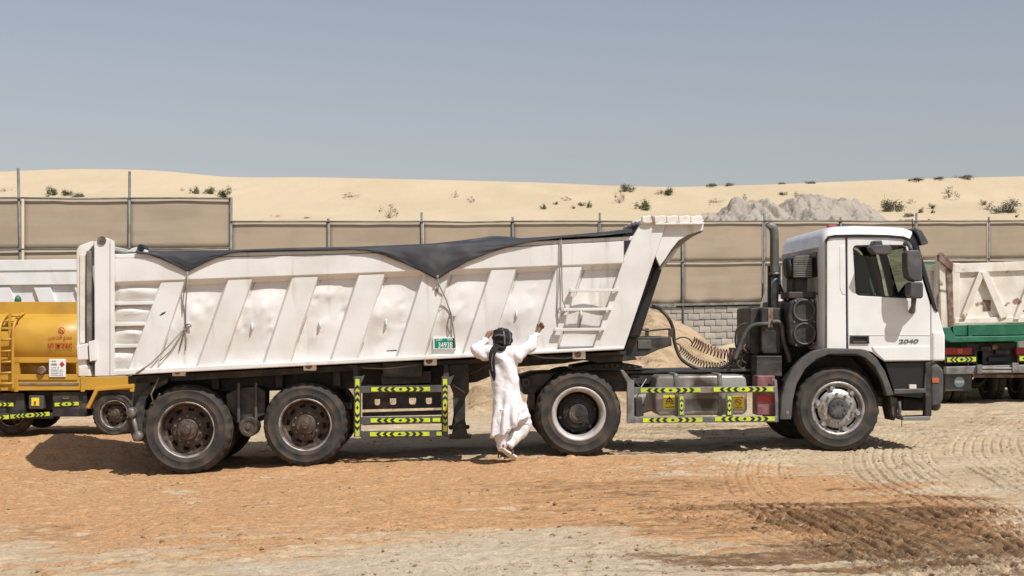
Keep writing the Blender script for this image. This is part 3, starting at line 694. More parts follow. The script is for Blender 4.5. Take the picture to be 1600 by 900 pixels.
def shrub(px, py, w, h, var, tone, label, group=None):
    p = on_dune(px, py); sc = w / FPX * p.y / 2 ; sz = h / FPX * p.y
    A, ls = SHV[var]
    o = bpy.data.objects.new("desert_shrub", None); COL.objects.link(o); o.location = p - Vector((0, 0, .05)); o.rotation_euler = (0, 0, random.uniform(0, 6))
    tag(o, label, "shrub", group or "shrubs on the dune")
    for nm, me in (("twigs", A), ("foliage", ls[tone])):
        c = bpy.data.objects.new(nm, me); COL.objects.link(c); c.parent = o; c.scale = (sc * 1.0, sc * 1.0, sz * 1.0)
SH = [
 (8, 299, 16, 8, 2, 2, "tiny dry brown tuft on the dune at the far left edge"),
 (83, 305, 24, 14, 0, 0, "dark green shrub, left of a touching pair on the dune behind the tall fence"),
 (101, 305, 22, 12, 1, 0, "dark green shrub, right of a touching pair on the dune behind the tall fence"),
 (123, 307, 22, 10, 3, 1, "low grey green shrub just right of the touching pair on the left dune"),
 (285, 298, 8, 6, 2, 2, "tiny dry tuft left of the shrub cluster above the tall fence"),
 (306, 303, 18, 12, 0, 1, "small grey green shrub, left in the cluster above the tall fence end"),
 (331, 303, 24, 15, 1, 0, "dark green shrub, middle of the cluster above the tall fence end"),
 (349, 311, 28, 19, 0, 0, "big green shrub touching the tall fence rail near its right end"),
 (432, 339, 14, 5, 2, 2, "dry wisp peeping over the low fence just right of the tall fence"),
 (480, 341, 13, 5, 3, 2, "second low dry wisp along the low fence, left of the tall sparse bush"),
 (549, 308, 30, 8, 2, 2, "flat brown dried bush lying on bare dune sand left of the tall sparse bush"),
 (608, 341, 26, 23, 2, 0, "tall sparse green bush standing right above the low fence over the trailer"),
 (711, 309, 9, 12, 2, 1, "thin upright sprig on the dune, left of two above the dark cover's peak"),
 (736, 317, 13, 11, 2, 1, "thin sprig on the dune, right of two above the dark cover's peak"),
 (850, 327, 12, 9, 0, 0, "small round dark shrub, leftmost of the scattered group mid dune"),
 (870, 320, 10, 8, 1, 0, "small dark shrub, second from left in the scattered mid dune group"),
 (884, 314, 22, 8, 2, 2, "dry straw coloured tuft topping the scattered mid dune group"),
 (897, 326, 9, 6, 0, 1, "tiny shrub, lowest in the scattered mid dune group"),
 (907, 321, 17, 9, 3, 1, "grey green shrub right of centre in the scattered mid dune group"),
 (920, 325, 10, 11, 0, 0, "upright dark shrub, rightmost of the scattered mid dune group"),
 (977, 300, 26, 17, 1, 1, "dark dry bush breaking the skyline above the front of the trailer body"),
 (968, 318, 18, 22, 2, 1, "tall dry brown bush just under the skyline bush above the trailer front"),
 (1007, 328, 28, 16, 0, 0, "round bright green shrub above the trailer's front canopy"),
 (1043, 305, 24, 12, 0, 0, "green shrub upper right of the round bright green one"),
 (1029, 304, 12, 8, 2, 2, "small dry tuft touching the left of the upper green shrub"),
 (1112, 290, 24, 6, 3, 1, "flat skyline shrub, leftmost on the crest right of the trailer"),
 (1141, 289, 22, 7, 3, 1, "flat skyline shrub, second on the crest right of the trailer"),
 (1222, 287, 14, 5, 3, 1, "tiny skyline shrub above the exhaust stack"),
 (1267, 286, 18, 6, 3, 1, "small skyline shrub above the back of the cab roof"),
 (1221, 304, 18, 8, 3, 0, "low green shrub on the slope above the exhaust stack"),
 (1250, 313, 20, 13, 0, 0, "green shrub just above the top of the grey spoil heap"),
 (1120, 317, 26, 8, 2, 2, "dry straw bush at the left end of the grey spoil heap"),
 (1163, 315, 12, 13, 2, 1, "upright dry bush behind the left hump of the spoil heap"),
 (1188, 317, 20, 6, 3, 1, "flat shrub behind the dip of the spoil heap"),
 (1390, 331, 44, 25, 1, 1, "large grey green bush at the right foot of the spoil heap"),
 (1420, 318, 18, 8, 2, 1, "wispy shrub upper right of the large bush by the spoil heap"),
 (1438, 333, 11, 9, 0, 1, "small shrub right of the large bush by the spoil heap"),
 (1420, 338, 20, 9, 3, 1, "low grey shrub below right of the large bush, near the fence rail"),
 (1457, 326, 14, 9, 0, 0, "small round dark shrub above the sun visor of the cab"),
 (1457, 333, 8, 6, 0, 0, "tiny shrub directly under the small round one above the visor"),
 (1451, 344, 7, 5, 3, 0, "tiny tuft on the fence line above the visor"),
 (1432, 281, 36, 5, 3, 1, "long flat skyline shrub, leftmost of three on the right hand crest"),
 (1466, 279, 26, 5, 3, 1, "flat skyline shrub, middle of three on the right hand crest"),
 (1510, 277, 36, 7, 3, 1, "skyline shrub, rightmost of three on the right hand crest"),
 (1483, 309, 27, 18, 2, 0, "sparse green bush on bare sand above the white tipper's post"),
 (1538, 320, 14, 9, 0, 1, "small round shrub left of the biggest grey bush"),
 (1580, 331, 56, 27, 1, 1, "biggest grey bush, at the right edge of the dune"),
 (1588, 340, 8, 6, 0, 1, "tiny shrub below the biggest grey bush at the right edge"),
]
for a in SH: shrub(*a)
# =================================================================== DUMP TRAILER
TR = Frame(TRUCK.M @ Vector((-1.5, 0, 0)), YAW, PITCH)
def poly(fr, pts, v=0.0): return [fr.uw(x, y, v) for x, y in pts]
def lerp2(a, b, t): return (a[0] + (b[0] - a[0]) * t, a[1] + (b[1] - a[1]) * t)
trailer = thing("dump_trailer", TR, "long white dented tipper semi trailer with slanted ribs coupled to the white tractor unit", "trailer")
TW = 2.5
def pb(fr, parent, name, pts, v0, v1, m, bevel=0.008, **k):
    mb = MB(); mb.prism(poly(fr, pts, k.pop("vt", min(v0, v1))), v0, v1); return mb.build(name, m, parent, bevel=bevel, **k)
def bx(fr, parent, name, x0, y0, x1, y1, v0, v1, m, bevel=0.008, **k):
    return pb(fr, parent, name, [(x0, y0), (x1, y0), (x1, y1), (x0, y1)], v0, v1, m, bevel, **k)
def tubepx(fr, parent, name, pts, r, m, seg=8, v=0.0, **k):
    mb = MB(); mb.tube([fr.P(*(p if len(p) == 3 else (*p, v))) for p in pts], r, seg); return mb.build(name, m, parent, smooth=True, **k)
def smooth_path(pts, n=8):
    pts = [Vector(p) for p in pts]; out = []
    P = [pts[0] * 2 - pts[1]] + pts + [pts[-1] * 2 - pts[-2]]
    for i in range(1, len(P) - 2):
        a, b, c, d = P[i - 1:i + 3]
        for k in range(n):
            t = k / n; out.append(.5 * ((2 * b) + (c - a) * t + (2 * a - 5 * b + 4 * c - d) * t * t + (3 * b - a - 3 * c + d) * t ** 3))
    return out + [pts[-1]]

top_line = [(173, 397), (300, 396), (380, 394), (520, 391), (620, 387), (800, 379), (988, 369)]
rail_low = [(972, 411), (567, 426.5), (173, 441)]
def rail_y(x): return 441 + (x - 173) * (411 - 441) / (972 - 173)
def lip_y(x): return 577.5 + (x - 178) * (541.5 - 577.5) / (970 - 178)
def lipb_y(x): return 587 + (x - 178) * (551 - 587) / (970 - 178)
# upper rail: a thin cap on top of a broad band whose lower flange slopes inward
mb = MB(); n = 24; lo = []; V = []
for i in range(n + 1):
    x = 173 + (975 - 173) * i / n; yt = np.interp(x, [p[0] for p in top_line], [p[1] for p in top_line]); yl = rail_y(x)
    V.append([TR.P(x, yt + 7, .0), TR.P(x, yl, .0), TR.P(x, yl + 9, .085), TR.P(x, yl + 9, .14), TR.P(x, yt + 7, .14)])
mb.add([p for r in V for p in r], [(i * 5 + k, (i + 1) * 5 + k, (i + 1) * 5 + (k + 1) % 5, i * 5 + (k + 1) % 5) for i in range(n) for k in range(5)] + [(4, 3, 2, 1, 0), tuple(n * 5 + k for k in range(5))])
mb.build("top_rail", M_WHITE, trailer, bevel=.006)
mb = MB(); V = []
for i in range(n + 1):
    x = 173 + (990 - 173) * i / n; yt = np.interp(x, [p[0] for p in top_line], [p[1] for p in top_line])
    V.append([TR.P(x, yt, .02), TR.P(x, yt + 6.4, .02), TR.P(x, yt + 6.4, .16), TR.P(x, yt, .16)])
mb.add([p for r in V for p in r], [(i * 4 + k, (i + 1) * 4 + k, (i + 1) * 4 + (k + 1) % 4, i * 4 + (k + 1) % 4) for i in range(n) for k in range(4)] + [(3, 2, 1, 0), tuple(n * 4 + k for k in range(4))])
mb.build("cap_rail", M_WHITE, trailer, bevel=.008)
# bottom lip
pb(TR, trailer, "bottom_rail", [(176, 578.5), (560, 560.5), (974, 541.5), (975, 546), (560, 567.5), (176, 587)], -.035, .16, M_WHITE, .012)
# slanted ribs
ribs = [((252, 288), (201, 243)), ((357, 394), (309, 346)), ((457, 497), (413, 451)), ((561, 601), (518, 556)), ((663, 703), (621, 661)), ((768, 806), (724, 764)), ((870, 909), (829, 868))]
for (ta, tb), (ba, bb) in ribs:
    a, b, c, d = (ta, rail_y(ta) + 3), (tb, rail_y(tb) + 3), (bb, lip_y(bb) + 1), (ba, lip_y(ba) + 1)
    mb = MB(); q = [TR.P(*p, .018) for p in (a, b, c, d)]; w = .045
    q2 = [TR.P(p[0] + s, p[1], .12) for p, s in zip((a, b, c, d), (-4, 4, 4, -4))]
    mb.add(q + q2, [(0, 3, 2, 1), (0, 4, 7, 3), (1, 2, 6, 5), (0, 1, 5, 4), (3, 7, 6, 2)]); rb = mb.build("rib", M_WHITE, trailer, bevel=.006)
    mb = MB(); mb.tube([TR.P(tb + 4.2, rail_y(tb) + 9, .100), TR.P((tb + bb) / 2 + 4.2, (rail_y(tb) + lip_y(bb)) / 2 + 2, .098), TR.P(bb + 4.2, lip_y(bb) - 1, .100)], .006, 5); mb.build("weld_seam", M_WELD, rb)
# dented skin between them
def skin(name, tl, tr_, bl, br, v, seed, amp=.02, nb=9, fold=0.0, centre=(.45, .45)):
    rr = random.Random(seed); B = [(rr.gauss(centre[0], .22), rr.gauss(centre[1], .17), rr.uniform(.05, .12), rr.choice((-1, -1, 1)) * rr.uniform(.2, .8) * amp) for _ in range(nb)]
    B += [(rr.gauss(centre[0], .15), rr.gauss(centre[1], .12), rr.uniform(.3, .5), -amp * 1.5) for _ in range(3)]
    def fn(i, j):
        p = lerp2(lerp2(tl, tr_, i), lerp2(bl, br, i), j); edge = min(1, 6 * min(i, 1 - i)) * min(1, 5 * min(j, 1 - j))
        d = sum(h * max(0.0, 1 - math.sqrt(((i - a) * .85) ** 2 + (j - b) ** 2) / s) ** 1.4 for a, b, s, h in B)
        d += amp * .30 * float(fbm(np.array(i * 4 + seed * 3.1), np.array(j * 5.0), seed, 4))
        d -= fold * math.sin(math.pi * j) ** 1.0
        return TR.P(p[0], p[1], v + d * edge)
    mb = MB(); mb.grid(fn, 44, 52); return mb.build(name, M_WHITE, trailer, smooth=True)
for k in range(6):
    (ta, tb), (ba, bb) = ribs[k]; (tc, td), (bc, bd) = ribs[k + 1]
    x0, x1 = tb - 14, tc + 14; y0, y1 = bb - 14, bc + 14
    skin("side_panel", (x0, rail_y(x0) + 4), (x1, rail_y(x1) + 4), (y0, lip_y(y0) + 3), (y1, lip_y(y1) + 3), .105, 11 + k, .024 if k < 4 else .016, 12)
# rear bay with three stiffeners that double as a ladder
def diag(y): return 270 + (y - 438) * (222 - 270) / (575 - 438)
ys = [441, 474, 507, 541, 581]
for k in range(4):
    a, b = ys[k], ys[k + 1]
    skin("rear_panel", (170, a), (diag(a), a - 1), (170, b), (diag(b), b - 2), .10, 40 + k, .008, 4, fold=.035)
    if k: pb(TR, trailer, "rung", [(172, b - (b - a) - 2.5), (diag(a) - 2, a - 3.5), (diag(a) - 2, a + 1.5), (172, a + 3)], .02, .12, M_WHITE, .006)
# front: solid panel round the ladder bay
mb = MB()
outer = [(905, 411.5), (972, 407), (988, 370), (1005, 344), (1042, 350), (974, 545), (866, 551), (866, 545), (867, 540)]
pb(TR, trailer, "front_panel", [(973, 409), (988, 371), (1005, 344), (1041, 350), (975, 545), (926, 547.5)], .0, .16, M_WHITE, .008)
fb = lambda y: 1000 - (y - 345) * .0
skin("ladder_panel", (899, rail_y(899) + 4), (980, rail_y(980) + 4), (845, lip_y(845) + 3), (935, lip_y(935) + 3), .105, 71, .010, 6)
for (xa, xb, y) in ((890, 967, 454), (880, 956, 483.5), (866, 945, 515)):
    pb(TR, trailer, "ladder_rung", [(xa, y - 2), (xb, y - 3), (xb, y + 1.5), (xa, y + 2.6)], -.075, -.03, M_WHITE, .005)
    for x in (xa + 1.5, xb - 3): bx(TR, trailer, "rung_bracket", x, y - 4, x + 3, y + 1, -.04, .03, M_WHITE, .003)
# rear post and tailgate
pb(TR, trailer, "rear_post", [(147, 378), (164, 371), (171, 374), (177, 500), (178, 587), (148, 588)], -.03, .14, M_WHITE, .008)
bx(TR, trailer, "post_edge", 172, 376, 178.5, 587, -.05, -.02, M_WHITE, .006)
pb(TR, trailer, "tailgate", [(119, 392), (123, 384), (145, 376), (145, 384), (133, 400), (131, 540), (138, 586), (122, 587), (120, 545)], .0, TW, M_WHITE2, .015)
bx(TR, trailer, "tailgate_bar", 135, 392, 142.5, 540, -.005, .07, M_UNDER, .006)
bx(TR, trailer, "tailgate_flange", 124.5, 398, 132, 536, -.02, .02, M_WHITE2, .006)
pb(TR, trailer, "hinge_plate", [(138, 534), (149, 531), (150, 563), (140, 565)], -.08, .03, M_WHITE, .008)
pb(TR, trailer, "hinge_box", [(119, 540), (137, 536), (138, 562), (121, 563)], -.045, .2, M_WHITE, .012)
pb(TR, trailer, "lower_latch", [(122, 588), (124, 574), (131, 570), (140, 572), (142, 588)], -.02, .22, M_WHITE2, .01)
mb = MB(); p = TR.P(160, 376, 0); mb.lathe([(.001, -.05), (.05, -.05), (.055, -.04), (.055, .02)], c=(p.x, 0, p.z), seg=18); mb.build("hinge_pin", M_HUB, trailer)
# roller bracket on the rear top
pb(TR, trailer, "cover_bracket", [(196, 394), (206, 388), (222, 383), (228, 394)], .3, .5, M_WHITE2, .006)
mb = MB(); p = TR.P(220, 387, .28); mb.lathe([(.001, -.03), (.04, -.03), (.045, 0), (.045, .25)], c=(p.x, .28, p.z), seg=14); mb.build("cover_roller", M_TRIM, trailer)
# cab protector
pb(TR, trailer, "gusset", [(1041, 350.5), (1100, 349), (1098, 360), (1075, 367), (1060, 376), (1048, 391), (1040, 404), (1031, 416), (1024, 400)], .03, .10, M_WHITE, .006)
mb = MB(); mb.prism([(u, w) for u, w in poly(TR, [(1041, 350.5), (1100, 349), (1098, 360), (1075, 367), (1060, 376), (1048, 391), (1040, 404), (1031, 416), (1024, 400)], .03)], TW - .1, TW - .03); mb.build("gusset", M_WHITE, trailer)
_cv = [(1099, 357), (1080, 364), (1064, 373), (1050, 388), (1040, 404), (1031, 418)]
_co = [(1034, 421), (1047, 408), (1058, 392), (1071, 378), (1084, 369), (1099, 362)]
mb = MB(); mb.prism(poly(TR, _cv + _co, .05), .10, TW - .10); mb.build("canopy_support", M_UNDER, trailer)
def canopy(i, j):
    x = 1000 + i * 99; y = 347 - i * 2 - 3.2 * abs(math.sin(i * math.pi * 4)) - 1.2 * math.sin(i * 9)
    p = TR.P(x, y, 0); return (p.x, -.03 + j * (TW + .06), p.z + .01 * math.sin(j * 40) + .055 * j * (1 - j) * 4)
mb = MB(); mb.grid(canopy, 60, 24); o = mb.build("canopy_sheet", M_WHITE2, trailer, smooth=True); sm = o.modifiers.new("t", 'SOLIDIFY'); sm.thickness = .05; sm.offset = -1
def canopy_lip(i):
    x = 1003 + i * 95; return (x, 341.5 - 3.6 * abs(math.sin(i * math.pi * 2.5 + .4)) ** .6)
for k in range(5):
    i0 = k / 5; xs = [1003 + 95 * (i0 + .1995 * t / 7) for t in range(8)]
    pts = [(x, 337.5 - (x > 1015) * .8) for x in xs[:1]] + [(xs[t], 337 + .8 * math.sin(t)) for t in range(1, 8)] + [(xs[t], 347.5 - 3.5 * math.sin(math.pi * t / 7) * -1 * .6) for t in range(7, -1, -1)]
    pb(TR, trailer, "canopy_fold", pts, -.05, .03, M_WHITE2, .018, seg=3)
pb(TR, trailer, "canopy_edge", [(1024, 348.2), (1101, 347.5), (1100, 350.5), (1024, 351.2)], -.06, .2, M_WHITE, .005)
# front wall, far side, floor
fw = poly(TR, [(1041, 351), (1030, 352), (964, 544), (975, 544)], .1); mb = MB(); mb.prism(fw, .12, TW - .1); mb.build("front_wall", M_WHITE2, trailer)
mb = MB(); mb.prism(poly(TR, [(150, 398), (988, 371), (1005, 346), (1040, 351), (975, 545), (150, 586)], 0), TW - .06, TW); mb.build("far_side", M_WHITE, trailer)
mb = MB(); mb.prism(poly(TR, [(150, 574), (972, 538), (974, 546), (150, 586)], 0), .14, TW - .07); mb.build("floor", M_BLACK, trailer)
# load of sand under the cover is hidden; far rail and chassis
for v0, v1 in ((.72, .86), (1.64, 1.78)):
    pb(TR, trailer, "chassis_beam", [(205, 586), (760, 560), (900, 552), (985, 548), (985, 556), (930, 560), (880, 568), (800, 574), (745, 597), (690, 603), (560, 607), (215, 616)], v0, v1, M_BLACK, .01)
pb(TR, trailer, "subframe", [(200, 588), (978, 549), (978, 554), (200, 600)], .30, 2.2, M_BLACK, .005)
for x in (230, 330, 430, 520, 640, 700): bx(TR, trailer, "cross_member", x, 590 - (x - 230) * .045, x + 12, 612 - (x - 230) * .03, .5, 2.0, M_BLACK)
bx(TR, trailer, "tool_box", 598, 566, 660, 589, .16, .7, M_BLACK, .01)
pb(TR, trailer, "air_tank_bracket", [(595, 583), (674, 579), (674, 598), (596, 601)], .3, .7, M_BLACK, .01)
# suspension between the wheels
pb(TR, trailer, "suspension_hanger", [(352, 617), (372, 606), (402, 604), (415, 612), (414, 648), (398, 655), (372, 655), (356, 640)], .32, .75, M_BLACK, .012)
mb = MB()
for x0, x1 in ((371, 375), (398, 402)): mb.prism(poly(TR, [(x0, 598), (x1, 598), (x1, 660), (x0, 660)], .28), .27, .32)
mb.build("spring_clamp", M_GREY, trailer, bevel=.004)
mb = MB(); mb.smooth = False; p = TR.P(388, 667, .2); mb.lathe([(.001, 0), (.03, 0), (.04, .02), (.07, .02), (.08, .01), (.115, .012), (.13, .03), (.13, .25)], c=(p.x, .2, p.z), seg=28); mb.build("brake_chamber", M_BLACK, trailer)
pb(TR, trailer, "leaf_spring", [(215, 640), (300, 622), (388, 655), (470, 616), (548, 630), (548, 640), (470, 628), (388, 668), (300, 634), (215, 652)], .42, .55, M_BLACK, .005)
for x, y in ((290, 672), (476, 664)):
    p = TR.P(x, y, VT); mb = MB(); mb.lathe([(.09, .3), (.09, 2.0)], c=(p.x, 0, p.z), seg=16); mb.build("axle", M_BLACK, trailer)
# rear linkage, mudflap, bumper
tubepx(TR, trailer, "rear_link", [(206, 646, .1), (216, 684, .1)], .028, M_STEEL)
for (x, y) in ((204, 645), (214, 682)):
    mb = MB(); p = TR.P(x, y, .02); mb.lathe([(.001, 0), (.035, 0), (.06, .015), (.065, .05), (.065, .14)], c=(p.x, .02, p.z), seg=18); mb.build("buffer", M_HUB, trailer, smooth=True)
pb(TR, trailer, "mudguard", [(208, 640), (220, 616), (240, 600), (262, 590), (262, 598), (240, 610), (228, 624), (222, 650), (218, 672), (210, 672)], .14, .8, M_BLACK, .01)
pb(TR, trailer, "rear_bumper", [(196, 655), (212, 640), (226, 640), (226, 690), (208, 690)], .16, 2.3, M_BLACK, .02)
pb(TR, trailer, "hinge_arm", [(212, 590), (232, 588), (238, 610), (226, 640), (206, 640)], .3, .5, M_BLACK, .01)
# marker lamps
for x, y in ((279, 581), (484, 572.5), (672.5, 564.5), (905, 554.5)):
    l = bx(TR, trailer, "marker_lamp", x - 10, y - 6, x + 10, y + 6.5, .02, .10, M_WHITE2, .01)
    mb = MB(); p = TR.P(x - 2, y - 1, .01); mb.lathe([(.001, 0), (.035, .002), (.045, .012)], c=(p.x, .008, p.z), seg=14); q = mb.build("lens", M_RUST, l, smooth=True)
# side guard
VG = .05
for (x0, x1, y0, y1) in ((553, 564, 588, 683), (690, 700, 588, 683)):
    bx(TR, trailer, "guard_post", x0, y0, x1, y1, VG, VG + .05, M_GREY, .004)
for (y0, y1) in ((602.5, 613.5), (651, 662.5), (673, 684)):
    pb(TR, trailer, "guard_bar", [(564, y0 + .8), (690, y0 - .8), (690, y1 - .8), (564, y1 + .5)], VG, VG + .05, M_GREY, .004)
tape(TR, trailer, (558.5, 682), (558.5, 592), 6.5, VG - .006, 4); tape(TR, trailer, (695.5, 674), (695.5, 592), 6.5, VG - .006, 4)
for y, x0, x1 in ((608, 580, 672), (656.5, 579, 672), (678, 578, 671)):
    tape(TR, trailer, (x0, y + .4), (x1, y - .2), 6.6, VG - .006, 4)
tape(TR, trailer, (676, 656), (688, 656), 6, VG - .006, 1, split=False); tape(TR, trailer, (682, 677.6), (690, 677.6), 6, VG - .006, 1, split=False)
for x in (556, 697): pb(TR, trailer, "guard_hanger", [(x - 3, 570), (x + 3, 570), (x + 5, 592), (x - 5, 592)], .08, .16, M_BLACK, .004)
for x in (562, 702): pb(TR, trailer, "guard_stay", [(x - 2, 590), (x + 8, 586), (x + 2, 600), (x - 2, 602)], .05, .3, M_GREY, .004)
# spare wheel carrier behind the guard: a plate with slots
def slot(x, y, w, h):
    return poly(TR, [(x - w, y - h), (x + w, y - h), (x + w, y + h * .5), (x + w * .6, y + h), (x - w * .6, y + h), (x - w, y + h * .5)], .4)
mb = MB(); mb.plate(poly(TR, [(566, 612), (692, 608), (692, 634), (690, 637), (566, 640)], .4), [slot(589.5, 628.5, 4.2, 4.8), slot(614, 627.5, 5, 5), slot(644.5, 627, 5.4, 5.2), slot(670, 626.5, 4.6, 5)], .4, .44); mb.build("carrier_plate", M_BLACK, trailer)
pb(TR, trailer, "carrier_rail", [(566, 645), (692, 641), (692, 648), (566, 651)], .4, .5, M_BLACK, .005)
pb(TR, trailer, "carrier_rail", [(566, 660), (690, 657), (690, 661), (566, 664.5)], .42, .5, M_BLACK, .005)
for x in (574, 606, 636, 662): bx(TR, trailer, "carrier_strut", x, 600, x + 7, 622, .42, .5, M_BLACK)
# landing leg, near and far
for v in (.28, 1.95):
    pb(TR, trailer, "landing_leg", [(702, 570), (733, 568), (733, 612), (727, 622), (727, 664), (709, 664), (708, 615), (702, 600)] if v < 1 else [(702, 570), (733, 568), (733, 612), (727, 622), (727, 664), (709, 664), (708, 615), (702, 600)], v, v + .2, M_BLACK, .012, vt=.28)
    pb(TR, trailer, "landing_foot", [(709, 662), (727, 662), (731, 680), (737, 680), (735, 685), (702, 686), (700, 681), (706, 680)], v - .03, v + .25, M_BLACK, .008, vt=.28)
tubepx(TR, trailer, "crank_shaft", [(706, 600, .2), (727, 614, .25)], .012, M_STEEL)
tubepx(TR, trailer, "brake_hose", smooth_path([(545, 571, .2), (590, 577, .15), (640, 570, .15), (700, 566, .2)], 6) and [(545, 571, .18), (570, 575, .15), (600, 576, .13), (630, 573, .14), (660, 569, .18)], .010, M_STEEL)
tubepx(TR, trailer, "air_pipe", [(735, 584, .24), (745, 580, .22), (758, 572, .22), (775, 566, .25)], .012, M_HOSE)
tubepx(TR, trailer, "lamp_cable", [(248, 590, .1), (243, 602, .08), (236, 616, .08), (240, 630, .1)], .010, M_STEEL)
tubepx(TR, trailer, "air_pipe", [(822, 552, .06), (850, 559, .05), (880, 560, .05), (900, 558, .06)], .010, M_STEEL)
# hydraulic ram on the nose, gooseneck, kingpin plate
pb(TR, trailer, "tipping_ram", [(1023, 414), (1035.5, 419), (1006, 500), (997, 528), (981, 528), (985, 515)], .9, 1.25, M_BLACK, .05, seg=3, vt=.3)
pb(TR, trailer, "ram_cover", [(1024, 416), (1035, 419), (1000, 526), (984, 526)], .3, .5, M_TRIM, .02)
pb(TR, trailer, "gooseneck", [(974, 547), (984, 527), (1049, 526), (1050, 540), (1030, 546), (1008, 556), (980, 558), (974, 557)], .45, 2.0, M_BLACK, .012)
bx(TR, trailer, "gooseneck_plate", 997, 531, 1018, 545, .43, .46, M_GREY, .006)
bx(TR, trailer, "hose_bracket", 1009, 513, 1014, 527, .5, .56, M_BLACK, .004); bx(TR, trailer, "hose_bracket", 1045, 513, 1052, 527, .5, .56, M_BLACK, .004)
tubepx(TR, trailer, "air_pipe", [(998, 514, .5), (1012, 517, .5), (1030, 515, .5), (1046, 514, .5)], .012, M_HOSE)
pb(TR, trailer, "kingpin_plate", [(905, 556), (990, 554), (996, 562), (960, 566), (935, 567), (908, 562)], .45, 2.0, M_BLACK, .01)
# hooks along the panels
for x, y in ((295, 512), (394, 513), (500, 510), (603.5, 507), (807, 494), (908, 493)):
    tubepx(TR, trailer, "tie_hook", [(x, y - 7, .10), (x, y - 7, .045), (x, y + 1, .03), (x - .5, y + 3, .06)], .014, M_WHITE, 6)
# number plate
pl = bx(TR, trailer, "number_plate", 677, 527.5, 712.5, 545.5, .066, .10, M_PRINTW, .003)
mb = MB(); mb.prism(poly(TR, [(679, 529), (711.5, 528.6), (711.5, 543.6), (679, 544.2)], .06), .063, .067); mb.build("plate_face", M_PLATE, pl)
text("34938", TR, pl, 695.8, 539.0, 8.6, .063, M_PRINTW, width=22, weight=.0)
text("DUBAI", TR, pl, 686, 530.8, 2.9, .063, M_PRINTW, width=9.5, weight=.01)
text("TRAILER", TR, pl, 703, 530.6, 2.6, .063, M_PRINTW, width=9.5, weight=.01)
# black scuff on the first rib
pb(TR, trailer, "scuff", [(249, 493), (253, 489), (259.5, 486.5), (258, 489.5), (252, 493)], .0165, .02, M_MARK, 0)
pb(TR, trailer, "scuff", [(604, 547.5), (620, 546.6), (620, 548.4), (604, 549.2)], -.04, -.03, M_MARK, 0)
# wheels
def rad(fr, cx, cy, by, v): return (fr.P(cx, cy, v) - fr.P(cx, by, v)).length
for (x, y, by) in ((290.5, 672, 742.5), (476.5, 664, 730)):
    p = TR.P(x, y, VT); r_ = rad(TR, x, y, by, VT)
    wheel(trailer, "trailer", (p.x, p.z), r_, VT, dual=True); wheel(trailer, "trailer", (p.x, p.z), r_, TW - VT, dual=True, far=True)

# ------------------------------------------------------------------- cover over the load
hem = [(212, 393), (230, 397), (250, 404), (272, 414), (293, 425), (312, 415), (335, 404), (360, 395.5), (385, 392), (440, 391), (500, 390), (548, 390), (575, 392), (600, 399), (630, 411), (660, 425), (683, 437), (700, 426), (730, 409), (765, 395), (800, 384), (840, 375.5), (880, 371), (930, 368.5), (988, 363)]
sil = [(212, 391), (290, 391.5), (365, 391), (430, 388.5), (480, 387), (555, 386), (620, 383.5), (680, 380.5), (720, 376), (752, 371.5), (768, 369), (790, 370), (815, 372.5), (850, 370.5), (900, 366.5), (950, 362), (988, 357)]
hx, hy = zip(*hem); sx_, sy_ = zip(*sil)
def cover(i, j):
    x = 212 + 776 * i; yh = np.interp(x, hx, hy); ys = np.interp(x, sx_, sy_); yt = np.interp(x, [p[0] for p in top_line], [p[1] for p in top_line]) - 2.0
    yt = min(yt, yh - .5); fl = 1.2 * math.sin(i * 90) * (1 - abs(j - .2))
    if j < .3:
        t = j / .3; p = TR.P(x, yh + (yt - yh) * t, -.035 + .03 * t * t - .012 * math.sin(math.pi * t) - .016 * float(fbm(np.array(i * 30 + t * 2), np.array(t * 3.0), 301, 3)) * math.sin(math.pi * min(t + .15, 1)))
    elif j < .62:
        t = (j - .3) / .32; a = TR.P(x, yt, -.002); b = TR.P(x, ys, .75)
        p = a.lerp(b, t); p.z += -.025 * math.sin(math.pi * t) * (.6 + .4 * math.sin(i * 23)) + .006 * math.sin(i * 60 + t * 8) * math.sin(math.pi * t)
    else:
        t = (j - .62) / .38; a = TR.P(x, ys, .75); b = TR.P(x, yt, 0); b = Vector((b.x, TW + .02, b.z - (.25 if t > .98 else 0)))
        p = a.lerp(b, t); p.z += -.03 * math.sin(math.pi * t) * (1 + .5 * math.sin(i * 40 + t * 6))
    return tuple(p)
mb = MB(); mb.grid(cover, 260, 50); tarp = mb.build("load_cover", M_TARP, None, smooth=True)
tarp.matrix_world = TR.M; sm = tarp.modifiers.new("t", 'SOLIDIFY'); sm.thickness = .006; sm.offset = 1
tag(tarp, "dark charcoal cover sheet draped over the white trailer's load with two hanging points", "tarp")
def rope(pts, v=-.03, r=.009):
    return tubepx(TR, tarp, "rope", [p if len(p) == 3 else (*p, v) for p in pts], r, M_ROPE, 6)
rope([(293, 424, -.05), (292, 450, -.04), (290, 480, .03), (289.5, 512, .04)]); rope([(293, 426, -.045), (287, 460, .02), (284, 500, .07), (287, 514, .05)], r=.006)
rope([(288, 513, .03), (262, 542, .0), (236, 568, -.03), (212, 584, -.05)]); rope([(290, 514, .05), (270, 545, .07), (250, 564, .07)], r=.006)
rope([(290, 508, .03), (296, 506, .0), (299, 509, .0), (293, 512, .02), (287, 521, .04), (280, 548, .08)], r=.010)
rope([(289, 514, .03), (291, 530, .05), (290, 548, .07)], r=.007)
rope([(684, 436, -.05), (686, 445, -.03), (697, 468, .02), (705, 492, .04)]); rope([(706, 492, .04), (708, 510, .05), (710.5, 527, .045), (711, 544, .04)], r=.010)
rope([(684, 446, -.02), (683, 456, .0)], r=.016)
